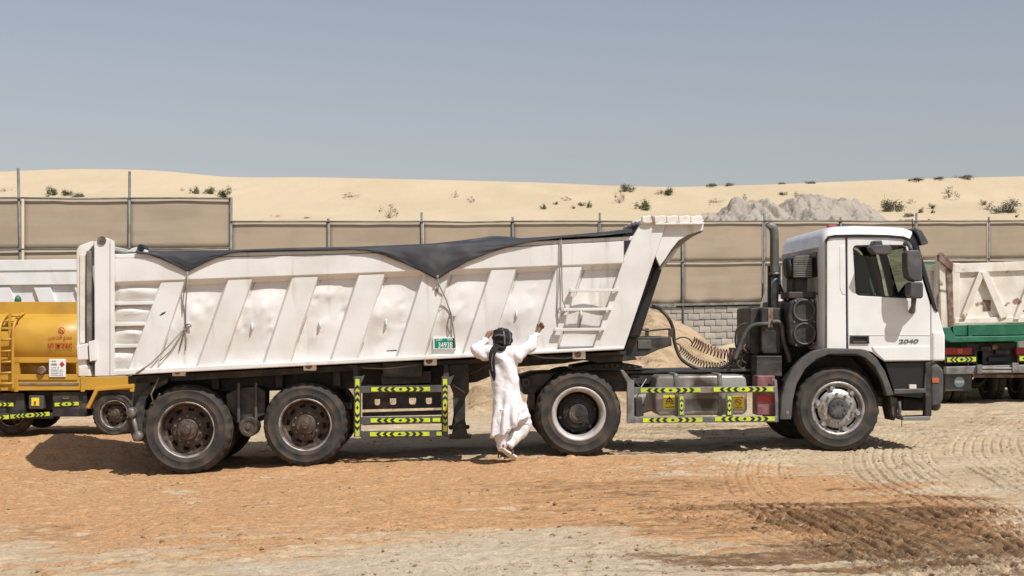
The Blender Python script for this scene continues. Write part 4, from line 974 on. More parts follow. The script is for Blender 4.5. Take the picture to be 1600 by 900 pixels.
rope([(712, 495, .04), (702, 493, .04), (699, 508, .06), (702, 522, .06), (706, 510, .05)], r=.009); rope([(703, 493, .05), (694, 482, .08), (684, 478, .02)], r=.005)
rope([(875, 371, -.02), (874.5, 400, -.025), (873, 440, -.01), (870.5, 484, .0), (872, 505, .0), (869, 516, -.02)], r=.006)
rope([(877, 371, -.02), (877.5, 400, -.025), (878, 440, -.01), (879, 470, -.02), (886, 486, -.06), (877, 492, -.04), (871, 486, -.01), (876, 478, .0)], r=.008)
rope([(910, 492, .04), (908, 500, .06), (904, 515, .07)], r=.009)
for x in (690,): rope([(683, 437, -.05), (684, 430, -.055)], r=.014)

# =================================================================== TRACTOR UNIT
TC = Frame(TRUCK.M @ Vector((3.4, 0, 0)), YAW, PITCH)
tractor = thing("tractor_truck", TC, "white cab over tractor unit with black fenders and a chrome front wheel", "truck")
CWD = 2.3
full = [(1285, 547), (1283.5, 420), (1283.5, 392), (1285, 370), (1292, 357), (1306, 352.5), (1340, 351), (1385, 352), (1416, 354), (1430, 359), (1437, 369), (1452, 420), (1467, 478), (1476, 520), (1477, 564), (1380, 566)]
side = [(1292, 547), (1291, 420), (1291, 396), (1291.5, 376), (1297, 369), (1306, 367.5), (1340, 366.5), (1385, 367.5), (1410, 369.5), (1421, 373.5), (1428, 381), (1445, 432), (1461, 482), (1470, 520), (1471, 564), (1380, 565)]
F_ = [TC.uw(*p) for p in full]; S_ = [TC.uw(*p) for p in side]; n = len(full)
secs = [(0.0, 0), (.012, .3), (.04, .6), (.09, .85), (.16, .97), (.26, 1), (CWD - .26, 1), (CWD - .16, .97), (CWD - .09, .85), (CWD - .04, .6), (CWD - .012, .3), (CWD, 0)]
shell = MB(); shell.smooth = True; V = [(lerp2(S_[i], F_[i], t)[0], v, lerp2(S_[i], F_[i], t)[1]) for v, t in secs for i in range(n)]
keep, wind, rearwin = [], [], []
for k in range(len(secs) - 1):
    for i in range(n - 1):
        q = (k * n + i, k * n + i + 1, (k + 1) * n + i + 1, (k + 1) * n + i)
        if i in (9, 10, 11) : wind.append((k, q)); continue
        keep.append(q)
shell.add(V, keep); cs = shell.build("cab_shell", M_CAB, tractor, smooth=True)
for ks in ((0, 1, 2, 3), (7, 8, 9, 10)):
    mb = MB(); mb.smooth = True; mb.add(V, [q for k, q in wind if k in ks]); mb.build("windscreen_pillar", M_TRIM, tractor, smooth=True)
mb = MB(); mb.add(V, [q for k, q in wind if k in (4, 5, 6)]); mb.build("windscreen", M_GLASS, tractor, smooth=True)
# drip rail and front seal
def strip(name, pts, wd, v0, v1, m, fr=TC, parent=tractor):
    mb = MB(); P_ = [Vector(fr.uw(*p)) for p in pts]; a, b = [], []
    for i, p in enumerate(P_):
        d = (P_[min(i + 1, len(P_) - 1)] - P_[max(i - 1, 0)]).normalized(); nn = Vector((-d.y, d.x)) * wd / 2; a.append(p + nn); b.append(p - nn)
    n_ = len(P_); vs = [(p.x, v, p.y) for v in (v0, v1) for L_ in (a, b) for p in L_]
    f = []
    for i in range(n_ - 1):
        f += [(i, i + 1, n_ + i + 1, n_ + i), (2 * n_ + i, 3 * n_ + i, 3 * n_ + i + 1, 2 * n_ + i + 1), (i, 2 * n_ + i, 2 * n_ + i + 1, i + 1), (n_ + i, n_ + i + 1, 3 * n_ + i + 1, 3 * n_ + i)]
    mb.add(vs, f); return mb.build(name, m, parent)
strip("drip_rail", [(1291, 376), (1294, 371), (1304, 369), (1340, 368.3), (1385, 369.2), (1411, 371.3), (1421, 375.5), (1428, 383), (1444.5, 432), (1460.5, 483), (1464, 486)], .034, -.025, .05, M_TRIM)
strip("rear_seal", [(1290.5, 374), (1290.5, 545)], .02, -.008, .03, M_GREY)
# near side: rear panel, door, quarter panel
pb(TC, tractor, "cab_side", [(1292, 371.5), (1321, 370.5), (1322.5, 545.5), (1292, 545)], -.004, .04, M_CAB, .010)
pb(TC, tractor, "side_recess", [(1312, 385), (1320.3, 383), (1321.5, 461), (1316, 459), (1312.5, 450)], -.010, .0, M_CAB, .006)
win = [(1332.4, 389), (1334, 385.5), (1337, 383.6), (1375, 383), (1409, 383.2), (1415, 386), (1426, 430), (1434, 465.5), (1432.5, 467), (1342, 462), (1338.2, 460), (1336.6, 456)]
door_o = [(1324, 371), (1388, 370.5), (1408, 372.5), (1418, 376.5), (1425, 384), (1439, 428), (1452, 471), (1453.5, 480), (1453.8, 563.5), (1382, 564.5), (1371, 557), (1362, 550), (1350, 546.5), (1325.5, 545.5)]
def door(v0, v1, near):
    mb = MB(); mb.plate(poly(TC, door_o), [poly(TC, win)], v0, v1); d = mb.build("door", M_CAB, tractor, bevel=.007)
    g = MB(); wi = poly(TC, [(1333.5, 384.2), (1414, 384.2), (1435, 468), (1336, 462.5)]); vm = (v0 + v1) / 2
    g.add([(u, vm, w) for u, w in wi], [(0, 1, 2, 3)]); g.build("window", M_GLASS, d)
    if near:
        mb = MB(); c = (sum(p[0] for p in win) / len(win), sum(p[1] for p in win) / len(win))
        inner = [(p[0] + (c[0] - p[0]) * .035, p[1] + (c[1] - p[1]) * .045) for p in win]
        mb.plate(poly(TC, win), [poly(TC, inner)], v0 + .006, v1 - .004); mb.build("window_frame", M_TRIM, d)
        strip("belt_crease", [(1326, 523.3), (1453, 523.3)], .010, v0 - .006, v0 + .01, M_CAB, parent=d)
        mb = MB(); mb.prism(poly(TC, [(1381, 563), (1372, 555), (1365, 548), (1362, 542), (1452.5, 540.5), (1452.8, 563)]), v0 - .016, v0 + .01); mb.build("lower_moulding", M_CAB, d, bevel=.008)
        h = MB(); h.plate(poly(TC, [(1328, 524.5), (1357, 524.5), (1357.5, 537), (1328, 537)]), [poly(TC, [(1333, 527.5), (1353, 527.5), (1353, 534), (1333, 534)])], v0 - .02, v0 + .005); hd = h.build("handle", M_TRIM, d, bevel=.004)
        h = MB(); h.prism(poly(TC, [(1333, 527), (1353, 527), (1353, 534.5), (1333, 534.5)]), v0 - .004, v0); h.build("handle_recess", M_MARK, d)
        text("2040", TC, d, 1419.5, 533.2, 6.6, v0 - .001, M_PRINTG, name="model_number", width=31, shear=.12, weight=.02, thick=.008)
    return d
for va, vb in ((.045, .07), (CWD - .07, CWD - .045)):
    mb = MB(); mb.plate(poly(TC, [(1296, 376), (1400, 376), (1420, 384), (1448, 475), (1450, 520), (1296, 520)]), [poly(TC, win)], va, vb); mb.build("door_lining", M_INT, tractor)
door(-.006, .036, True); door(CWD - .036, CWD + .006, False)
mb = MB(); mb.prism(poly(TC, [(1292, 371.5), (1321, 370.5), (1322.5, 545.5), (1292, 545)]), CWD - .04, CWD + .004); mb.build("cab_side", M_CAB, tractor)
pb(TC, tractor, "quarter_panel", [(1454.8, 474), (1459, 482), (1467, 489), (1474, 516), (1476, 522), (1476.5, 563), (1455, 563.5)], -.012, .1, M_CAB, .014)
pb(TC, tractor, "corner_panel", [(1457, 518), (1474, 517), (1477, 524), (1477, 563.5), (1457, 564)], -.03, .3, M_CAB, .025, seg=3)
# rear wall window
def rearp(x, y, v): return TC.P(x, y, v)
mb = MB(); u = F_[1][0] - .012; z0, z1 = TC.uw(1284, 432)[1], TC.uw(1284, 392)[1]
mb.box(u, u + .01, .18, .62, z0, z1); mb.build("rear_window", M_TRIM, tractor, bevel=.004)
mb = MB(); mb.box(u + .0085, u + .016, .16, 2.14, TC.uw(1284, 540)[1], TC.uw(1284, 385)[1]); mb.build("cab_rear_shade_panel", M_SOOTSHADE, tractor, bevel=.003)  # plate added over the rear wall; its grey carries shade as well as soot
mb = MB(); mb.box(u + .002, u + .01, .18, 2.12, TC.uw(1284, 460)[1], TC.uw(1284, 457)[1]); mb.build("rear_crease", M_GREY, tractor)
# interior
bx(TC, tractor, "cab_floor", 1290, 520, 1462, 545, .06, CWD - .06, M_INT, 0)
pb(TC, tractor, "dashboard", [(1420, 462), (1462, 470), (1470, 500), (1470, 525), (1432, 525), (1424, 490)], .1, CWD - .1, M_INT, .03)
for v in (.35, 1.45):
    pb(TC, tractor, "seat", [(1334, 420), (1341, 398), (1352, 398), (1360, 430), (1364, 490), (1410, 492), (1412, 520), (1350, 520), (1340, 480)], v, v + .5, M_SEAT, .05, seg=3)
mb = MB(); c = TC.P(1412, 462, .6); A = []
for k in range(25):
    a = 2 * math.pi * k / 24; A.append(c + Vector((.07 * math.cos(a), .22 * math.sin(a), .13 * math.cos(a) * 1.2)))
mb.tube(A, .018, 6, caps=False); mb.build("steering_wheel", M_TRIM, tractor, smooth=True)
# mirrors
pb(TC, tractor, "mirror", [(1408.5, 396), (1413, 392), (1427, 392), (1431, 397), (1433, 440), (1420, 440), (1411, 434), (1408.5, 420)], -.34, -.12, M_GREY, .018, seg=3, vt=-.12)
pb(TC, tractor, "mirror", [(1413.5, 445), (1416, 441.5), (1432, 441.5), (1434, 446), (1434, 464), (1431, 467), (1417, 466), (1413.5, 461)], -.34, -.12, M_GREY, .016, seg=3, vt=-.12)
tubepx(TC, tractor, "mirror_arm", [(1414, 381, .0), (1418, 380, -.1), (1422, 385, -.18), (1424, 394, -.2)], .03, M_GREY)
tubepx(TC, tractor, "mirror_arm", [(1428, 465, -.2), (1427, 478, -.12), (1425, 486, -.01)], [.035, .03, .045], M_GREY)
pb(TC, tractor, "blind_spot_mirror", [(1353, 388), (1357, 384), (1381, 384), (1386, 388), (1386, 397), (1384, 398.5), (1362, 397.5), (1358, 395)], -.30, -.10, M_GREY, .02, seg=3, vt=-.1)
pb(TC, tractor, "mirror_arm", [(1361, 377), (1372, 376.5), (1374, 384), (1369, 388), (1360, 384)], -.18, .02, M_GREY, .012, vt=-.02)
pb(TC, tractor, "sun_visor", [(1429, 355.5), (1440, 359), (1446, 369), (1451, 378), (1450, 381), (1440, 383.5), (1436, 372)], .02, CWD - .02, M_GREY, .012)
tubepx(TC, tractor, "aerial", [(1426, 356, .2), (1425.5, 342, .2)], .008, M_TRIM)
mb = MB(); p = TC.P(1272, 356, 1.6); mb.box(p.x + .12, p.x + .24, 1.3, 1.4, p.z - .04, p.z + .02); mb.build("roof_marker", M_REDL, tractor, bevel=.01)
# fender
pb(TC, tractor, "fender", [(1219, 655.5), (1221, 622), (1227, 598), (1238, 576), (1253, 560), (1270, 548.5), (1288, 544), (1345, 545), (1357, 549), (1370, 560), (1383, 580), (1392, 604), (1397, 617.5), (1386, 619), (1379, 596), (1367, 573), (1352, 559), (1338, 553.5), (1296, 553.5), (1276, 561), (1258, 577), (1245, 600), (1239, 626), (1236.5, 655.5)], -.02, .10, M_GREY, .014, seg=3)
pb(TC, tractor, "fender_arch", [(1222, 640), (1232, 596), (1256, 562), (1290, 549), (1345, 550), (1376, 576), (1392, 612), (1388, 615), (1373, 585), (1345, 556), (1292, 555), (1260, 572), (1239, 604), (1230, 640)], .08, .62, M_BLACK, .004)
pb(TC, tractor, "fender_arch", [(1222, 640), (1232, 596), (1256, 562), (1290, 549), (1345, 550), (1376, 576), (1392, 612), (1388, 615), (1373, 585), (1345, 556), (1292, 555), (1260, 572), (1239, 604), (1230, 640)], CWD - .6, CWD, M_BLACK, .004)
bx(TC, tractor, "reflector", 1228.5, 642, 1233, 647.5, -.026, -.015, M_REDB, .002)
bx(TC, tractor, "wheel_well", 1245, 556, 1380, 600, .62, CWD - .62, M_BLACK, .01)
# engine block mass under the cab, bumper, steps
bx(TC, tractor, "engine", 1290, 560, 1440, 622, .7, CWD - .7, M_BLACK, .02)
pb(TC, tractor, "step_panel", [(1382, 567), (1454, 565), (1455, 612), (1440, 622), (1398, 618), (1390, 590)], .04, .4, M_TRIM, .012)
pb(TC, tractor, "bumper", [(1455, 572), (1464, 568), (1474, 577), (1475, 590), (1474, 625), (1468, 634), (1456, 634)], -.01, CWD + .01, M_GREY, .03, seg=3)
bx(TC, tractor, "bumper_pillar", 1446, 566, 1456, 650, .0, .12, M_BLACK, .01)
bx(TC, tractor, "turn_signal", 1456.5, 590.5, 1467.5, 598, -.022, -.005, M_ORNL, .004)
pb(TC, tractor, "upper_step", [(1397, 608), (1444, 607), (1446, 582), (1450, 582), (1450, 614), (1397, 616)], .0, .30, M_GREY, .01)
bx(TC, tractor, "step_light", 1421, 601, 1432, 607.5, .0, .05, M_SOLE, .004)
pb(TC, tractor, "lower_step", [(1410, 652), (1453, 650), (1455, 655), (1450, 657), (1412, 657)], .0, .30, M_STEEL, .006)
tubepx(TC, tractor, "step_bracket", [(1405, 627, .06), (1406, 640, .05), (1405, 648, .04), (1412, 655, .04)], .024, M_GREY)
bx(TC, tractor, "step_bracket", 1448, 630, 1454, 655, .04, .1, M_BLACK, .006)
pb(TC, tractor, "mud_deflector", [(1391, 619), (1402, 622), (1403, 648), (1397, 658), (1393, 640)], .1, .5, M_BLACK, .008)
bx(TC, tractor, "bumper_lower", 1410, 622, 1446, 642, .35, CWD - .4, M_BLACK, .02)
mb = MB(); p = TC.P(1463, 634, .05); mb.lathe([(.001, 0), (.06, 0), (.07, .03), (.07, .1)], c=(p.x, .05, p.z), seg=16); mb.build("fog_lamp", M_BLACK, tractor)
tubepx(TC, tractor, "chain", [(1409, 655, .1), (1409, 667, .1)], .006, M_TRIM, 5)
# exhaust stack
def spx(pts, k=6): return smooth_path([TC.P(*p) for p in pts], k)
mb = MB(); mb.smooth = True; mb.tube(spx([(1200, 356, .75), (1203, 353.5, .75), (1207, 355, .75), (1209.5, 363, .75), (1210, 376, .75), (1210, 400, .75), (1210.5, 428, .75)]), .060, 16); mb.build("exhaust_stack", M_STACK, tractor, smooth=True)
mb = MB(); mb.tube([TC.P(1210.5, 427, .75), TC.P(1210.5, 480, .75), TC.P(1213, 492, .75)], .05, 14); mb.build("exhaust_pipe", M_STEEL, tractor, smooth=True)
mb = MB(); mb.tube([TC.P(1210.5, 426, .75), TC.P(1210.5, 430, .75)], .078, 14); mb.build("clamp", M_HUB, tractor, smooth=True)
bx(TC, tractor, "stack_post", 1200.5, 415, 1206, 500, .82, .88, M_BLACK, .004); bx(TC, tractor, "stack_post", 1217, 415, 1220, 460, .85, .9, M_BLACK, .004)
tubepx(TC, tractor, "stay", [(1218, 445, .8), (1228, 470, .8)], .02, M_BLACK)
# air intake
pb(TC, tractor, "air_intake", [(1238, 404), (1242, 399.5), (1266, 399), (1270, 402), (1270.5, 432), (1267, 435), (1242, 434.5), (1238, 431)], .30, .62, M_TRIM, .012)
for k in range(11): bx(TC, tractor, "louvre", 1240, 402.5 + k * 2.85, 1268.5, 404 + k * 2.85, .285, .305, M_STEEL, 0)
mb = MB(); mb.smooth = True; a, b = TC.P(1238, 419, .46), TC.P(1227, 420, .46); mb.tube([a, (a + b) / 2, b], [.13, .15, .13], 18); mb.build("intake_duct", M_TRIM, tractor, smooth=True)
bx(TC, tractor, "intake_bracket", 1243, 434, 1262, 462, .42, .6, M_BLACK, .01)
bx(TC, tractor, "intake_bracket", 1233, 432, 1239, 464, .45, .6, M_BLACK, .01); bx(TC, tractor, "filter_shelf", 1233, 456, 1276, 466, .3, .8, M_BLACK, .01)
ac = pb(TC, tractor, "air_cleaner", [(1233, 472), (1246, 465.5), (1264, 465.5), (1275, 473), (1276, 530), (1268, 540), (1248, 543), (1236, 537), (1231, 500)], .26, .72, M_BLACK, .03, seg=3)
pb(TC, tractor, "air_cleaner_rear", [(1224, 490), (1235, 474), (1250, 468), (1250, 540), (1232, 540), (1225, 525)], .5, .85, M_TRIM, .03)
for (x, y) in ((1256.5, 485), (1257, 521.5)):
    mb = MB(); p = TC.P(x, y, .25); mb.lathe([(.001, .05), (.045, .05), (.06, .035), (.065, .03), (.105, .05), (.12, .03), (.128, -.005), (.145, -.005), (.15, .01), (.15, .03)], c=(p.x, .235, p.z), seg=32); mb.build("filter_cap", M_GREY, ac, smooth=True)
for (x, y) in ((1243, 470), (1270, 471), (1273, 503), (1241, 503), (1271, 536), (1244, 539)):
    mb = MB(); p = TC.P(x, y, .25); mb.lathe([(.001, -.01), (.013, -.01), (.014, .02)], c=(p.x, .255, p.z), seg=8); mb.build("bolt", M_STEEL, ac)
# box behind the cab, catwalk
pb(TC, tractor, "battery_box", [(1172, 482), (1190, 479), (1190, 550), (1182, 556), (1172, 552)], .62, 1.5, M_BLACK, .015)
pb(TC, tractor, "tank_box", [(1189, 484), (1193, 480), (1219, 481), (1221, 486), (1220, 550), (1217, 553), (1193, 553), (1190, 549)], .45, 1.2, M_BLACK, .025, seg=3)
bx(TC, tractor, "strap", 1200, 481, 1208, 512, .435, .46, M_RUST, .004)
bx(TC, tractor, "step_box", 1182, 556, 1222, 588, .3, .9, M_BLACK, .01)
bx(TC, tractor, "under_box", 1160, 545, 1226, 582, .75, 1.7, M_BLACK, .01)
bx(TC, tractor, "cab_rear_mass", 1224, 470, 1284, 575, .72, 2.0, M_BLACK, .02)
def hose(name, pts, r, m): mb = MB(); mb.tube(spx(pts, 7), r, 8); return mb.build(name, m, tractor, smooth=True)
hose("coolant_pipe", [(1148, 562, .5), (1154, 545, .5), (1165, 520, .48), (1178, 508, .45), (1200, 506, .42)], .030, M_GREY)
hose("coolant_pipe", [(1206, 503, .42), (1217, 503, .42), (1222, 510, .42), (1224, 530, .42), (1231, 553, .42), (1234, 566, .42)], .030, M_GREY)
hose("grab_loop", [(1166, 505, .6), (1156, 509, .6), (1150, 520, .6), (1150, 540, .6), (1156, 545, .6)], .014, M_BLACK)
hose("filler_hose", [(1019, 478, .6), (1032, 484, .6), (1045, 498, .62), (1052, 515, .65), (1054, 535, .7), (1064, 560, .75), (1085, 574, .75), (1108, 578, .72), (1132, 573, .65), (1150, 557, .6), (1158, 543, .6)], .024, M_HOSE)
def coil(name, pts, r, turns, rt, m):
    P_ = smooth_path([TC.P(*p) for p in pts], 40); L_ = len(P_); out = []
    for i, p in enumerate(P_):
        t = i / (L_ - 1); d = (P_[min(i + 1, L_ - 1)] - P_[max(i - 1, 0)]).normalized(); s_ = d.cross(Vector((0, 1, 0))).normalized(); a = 2 * math.pi * turns * t
        out.append(p + s_ * r * math.cos(a) + Vector((0, 1, 0)) * r * math.sin(a) + d * r * .25 * math.sin(a))
    mb = MB(); mb.tube(out, rt, 6); return mb.build(name, m, tractor, smooth=True)
coil("red_air_line", [(1082, 533, .8), (1100, 543, .8), (1125, 552, .8), (1150, 554, .8)], .062, 15, .008, M_COILR)
hose("red_air_line", [(1052, 532, .8), (1066, 527, .8), (1077, 530, .8), (1082, 537, .8)], .010, M_HOSE)
coil("black_air_line", [(1063, 545, .78), (1078, 558, .78), (1098, 568, .78), (1125, 571, .78), (1156, 558, .78)], .042, 22, .0065, M_HOSE)
hose("black_air_line", [(1052, 534, .78), (1062, 539, .78), (1064, 546, .78)], .010, M_HOSE)
for i, (x, y) in enumerate(((1160, 540), (1165, 552), (1158, 560), (1168, 535))): hose("spare_hose", [(x, y, .7), (x - 6, y + 9, .68), (x + 3, y + 16, .7), (x + 12, y + 4, .75)], .012, M_COILR if i == 3 else M_HOSE)
# chassis, fifth wheel
for v in (.78, 1.55):
    pb(TC, tractor, "chassis_rail", [(815, 590), (850, 582), (900, 580), (1240, 578), (1240, 610), (960, 613), (880, 610), (836, 620), (820, 612)], v, v + .1, M_BLACK, .008, vt=.6)
pb(TC, tractor, "catwalk", [(975, 580), (1190, 576), (1190, 580), (975, 584)], .6, 1.7, M_BLACK, .004)
pb(TC, tractor, "rear_crossmember", [(812, 592), (838, 584), (868, 583), (846, 606), (832, 618), (818, 616)], .5, 2.0, M_BLACK, .01)
mb = MB(); p = TC.P(822, 598, .48); mb.lathe([(.028, 0), (.055, 0), (.055, .05), (.028, .05), (.028, 0)], c=(p.x, .47, p.z), seg=16); mb.build("tow_eye", M_GREY, tractor)
bx(TC, tractor, "suspension_bracket", 826, 616, 836, 640, .5, .7, M_BLACK, .008)
pb(TC, tractor, "fifth_wheel", [(900, 573), (930, 568), (968, 567), (1003, 572), (1006, 578), (898, 580)], .55, 1.75, M_BLACK, .012)
pb(TC, tractor, "fifth_wheel_pedestal", [(930, 566), (945, 558), (966, 558), (975, 568), (978, 581), (925, 581)], .7, 1.6, M_BLACK, .012)
for k in range(9): bx(TC, tractor, "grease_lug", 918 + k * 9, 568.5 + abs(k - 4) * .8, 922 + k * 9, 574, .5, .6, M_BLACK, .004)
for v in (.9, 1.4):
    pass
mb = MB(); p = TC.P(905, 647, VT); mb.lathe([(.14, .5), (.14, .9), (.22, 1.05), (.22, 1.35), (.14, 1.5), (.14, 1.9)], c=(p.x, 0, p.z), seg=20); mb.build("axle", M_BLACK, tractor, smooth=True)
pb(TC, tractor, "silencer", [(985, 618), (1020, 612), (1030, 620), (1028, 640), (1000, 648), (986, 640)], .45, .9, M_TANK, .05, seg=3)
tubepx(TC, tractor, "tail_pipe", [(1002, 634, .5), (1022, 626, .55), (1032, 626, .6)], .06, M_STEEL, 12)
pb(TC, tractor, "hanger", [(992, 622), (1003, 620), (1006, 650), (994, 652)], .35, .6, M_BLACK, .01)
mb = MB(); mb.tube([TC.P(990, 592, .2), TC.P(1001, 606, .3), TC.P(1010, 592, .4)], .008, 5); mb.build("cable", M_STEEL, tractor)
bx(TC, tractor, "tank_bearer", 985, 585, 1235, 600, .62, .8, M_BLACK, .01)
# fuel tank: long rounded box with straps
tk = pb(TC, tractor, "fuel_tank", [(1025, 590), (1030, 586.5), (1160, 586), (1166, 590), (1168, 605), (1168, 640), (1163, 648), (1030, 650), (1024, 642), (1023, 606)], .17, .72, M_FTANK, .075, seg=5)
for p_ in tk.data.polygons: p_.use_smooth = True
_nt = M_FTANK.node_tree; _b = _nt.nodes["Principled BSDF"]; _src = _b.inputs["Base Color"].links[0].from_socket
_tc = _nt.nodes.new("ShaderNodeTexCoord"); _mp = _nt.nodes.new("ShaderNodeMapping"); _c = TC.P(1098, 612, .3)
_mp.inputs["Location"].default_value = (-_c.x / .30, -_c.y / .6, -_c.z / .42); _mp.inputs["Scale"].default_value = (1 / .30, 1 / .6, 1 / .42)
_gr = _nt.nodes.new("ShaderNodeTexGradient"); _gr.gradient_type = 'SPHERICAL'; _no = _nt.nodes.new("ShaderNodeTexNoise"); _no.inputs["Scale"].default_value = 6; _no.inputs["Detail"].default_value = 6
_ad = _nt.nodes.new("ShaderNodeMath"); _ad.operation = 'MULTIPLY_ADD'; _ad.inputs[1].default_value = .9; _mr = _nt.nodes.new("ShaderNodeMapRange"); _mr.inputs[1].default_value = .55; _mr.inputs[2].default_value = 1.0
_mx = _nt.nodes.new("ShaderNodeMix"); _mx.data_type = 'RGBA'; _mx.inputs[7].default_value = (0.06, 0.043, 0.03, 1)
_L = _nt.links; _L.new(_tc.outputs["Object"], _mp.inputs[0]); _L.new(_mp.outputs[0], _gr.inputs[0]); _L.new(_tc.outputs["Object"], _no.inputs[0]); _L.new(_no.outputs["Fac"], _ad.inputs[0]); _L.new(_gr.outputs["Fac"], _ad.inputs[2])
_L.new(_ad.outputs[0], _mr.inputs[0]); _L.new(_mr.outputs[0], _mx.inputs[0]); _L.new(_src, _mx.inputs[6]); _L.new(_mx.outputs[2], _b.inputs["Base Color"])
for x in (1060, 1129):
    q = TC.uw(x, 618); mb = MB(); mb.box(q[0] - .035, q[0] + .035, .150, .74, TC.uw(x, 652)[1], TC.uw(x, 583.5)[1]); mb.build("tank_strap", M_STEEL, tk, bevel=.085, seg=5)
mb = MB(); p = TC.P(1097.5, 586, .4); mb.tube([(p.x, .38, p.z - .04), (p.x, .38, p.z + .015)], .055, 14); mb.build("fuel_cap", M_TRIM, tk, smooth=False)
# red extinguisher box
ex = bx(TC, tractor, "extinguisher_box", 1183, 587, 1211, 649, .12, .42, M_REDB, .012)
bx(TC, tractor, "box_band", 1184, 618, 1210, 628, .112, .125, M_PRINTR, .002)
# side guard
V2 = .03
pb(TC, tractor, "guard_post", [(969, 578), (974, 578), (987, 594), (991, 595), (991, 661.5), (980, 661.5), (980, 598)], V2, V2 + .07, M_STEEL, .006)
for pts in ([(991, 605.5), (1212, 603.5), (1212, 613), (991, 615)], [(991, 651.5), (1217, 650.5), (1217, 659.5), (991, 661)]): pb(TC, tractor, "guard_bar", pts, V2, V2 + .05, M_STEEL, .005)
for x0 in (1060, 1135): bx(TC, tractor, "guard_upright", x0, 614.5, x0 + 10, 652, V2 + .003, V2 + .045, M_STEEL, .004)
pb(TC, tractor, "guard_upright", [(1207, 590), (1214, 594), (1218, 655), (1212, 655), (1210, 596), (1205, 594)], V2 + .002, V2 + .05, M_STEEL, .004)
for x0, x1, y in ((1001, 1094.5, 610), (1115, 1208, 608.6), (1004.5, 1097.5, 656.4), (1117, 1210.5, 654.8)): tape(TC, tractor, (x0, y), (x1, y - .7), 6.8, V2 - .006, 4)
for x in (1065, 1139.7): tape(TC, tractor, (x, 648), (x, 619), 5.5, V2 - .003, 2)
def sticker(x0, y0, x1, y1, base, fr, parent, v, lines):
    s_ = bx(fr, parent, "sticker", x0, y0, x1, y1, v, v + .004, base, 0)
    for t in lines: text(t[0], fr, s_, t[1], t[2], t[3], v, t[5], width=t[4], weight=.02, thick=.0015)
    return s_
s1 = sticker(1036.5, 617.5, 1055.5, 639, M_PRINTY, TC, tractor, .158, [("WARNING", 1046, 636.2, 2.6, 15, M_MARK), ("HIGH TEMP", 1046, 630.5, 2.2, 14, M_MARK)])
mb = MB(); mb.plate(poly(TC, [(1046, 619), (1052, 628), (1040, 628)], .158), [poly(TC, [(1046, 621.5), (1049.8, 627), (1042.2, 627)], .158)], .154, .158); mb.prism(poly(TC, [(1045.4, 622.5), (1046.7, 622.5), (1046.5, 626.5), (1045.6, 626.5)], .158), .154, .158); mb.build("warning_sign", M_MARK, s1)
s2 = sticker(1144.5, 618.5, 1163, 639.5, M_PRINTY, TC, tractor, .158, [("DANGER", 1154, 620.6, 3, 15, M_PRINTR), ("DIESEL", 1154, 636.8, 3, 15, M_PRINTR)])
def nosmoke(fr, parent, x, y, r, v, m):
    mb = MB(); k = 20; c = fr.P(x, y, v); rr = (fr.P(x + r, y, v) - c).length
    ring = [(c.x + q * math.cos(2 * math.pi * i / k), v, c.z + q * math.sin(2 * math.pi * i / k)) for q in (rr, rr * .78) for i in range(k)]
    mb.add(ring, [(i, (i + 1) % k, (i + 1) % k + k, i + k) for i in range(k)])
    d = rr * .72 * .707; e = rr * .1
    mb.add([(c.x - d - e, v, c.z + d - e), (c.x - d + e, v, c.z + d + e), (c.x + d + e, v, c.z - d + e), (c.x + d - e, v, c.z - d - e)], [(0, 3, 2, 1)])
    mb.add([(c.x - rr * .55, v + .0005, c.z - rr * .1), (c.x + rr * .45, v + .0005, c.z - rr * .1), (c.x + rr * .45, v + .0005, c.z + rr * .12), (c.x - rr * .55, v + .0005, c.z + rr * .12)], [(0, 1, 2, 3)])
    return mb.build("no_smoking_symbol", m, parent)
nosmoke(TC, s2, 1153.5, 628.5, 5.2, .155, M_PRINTR)
# wheels
p = TC.P(904.5, 647, VT); r_ = rad(TC, 904, 647, 714.5, VT); wheel(tractor, "drive", (p.x, p.z), r_, VT, dual=True); wheel(tractor, "drive", (p.x, p.z), r_, TW - VT, dual=True, far=True)
p = TC.P(1309, 638.5, VT); r_ = rad(TC, 1308, 638.5, 706, VT); wheel(tractor, "front", (p.x, p.z), r_, VT - .02, rot=.25); wheel(tractor, "front", (p.x, p.z), r_, CWD + .02, far=True)
mb = MB(); mb.lathe([(.07, .3), (.07, 2.0)], c=(p.x, 0, p.z), seg=14); mb.build("axle", M_BLACK, tractor)
# =================================================================== YELLOW TANKER (left, behind)
def ground_frame(px, py, yaw=0.0, pitch=0.0):
    """a frame standing on the ground where the sight line through a pixel meets it"""
    for Y in np.linspace(14, 60, 4601):
        p = W(px, py, Y)
        if float(ground_z(np.array(p.x), np.array(Y))) >= p.z: return Frame(p, yaw, pitch)
    return Frame(W(px, py, 40), yaw, pitch)
YT = ground_frame(100, 682)
tanker = thing("tanker_truck", YT, "yellow fuel tanker lorry with black underside parked behind the trailer's tail", "truck")
TKW = 2.1
def ell(cx, cy, rx, rz, n=40): return [(cx + rx * math.cos(2 * math.pi * k / n), cy + rz * math.sin(2 * math.pi * k / n)) for k in range(n)]
ua, ub = YT.uw(-330, 520)[0], YT.uw(121, 520)[0]; zc, zt = YT.uw(60, 532, .9)[1], YT.uw(60, 487, .9)[1]; rz = zt - zc
mb = MB(); mb.smooth = True
rows = [(ua - .12, .0), (ua - .12, .55), (ua - .08, .85), (ua, 1.0)] + [(ua + (ub - ua) * k / 12, 1.0) for k in range(1, 12)] + [(ub, 1.0), (ub + .08, .85), (ub + .12, .55), (ub + .12, .0)]
ns = 48; VV = []
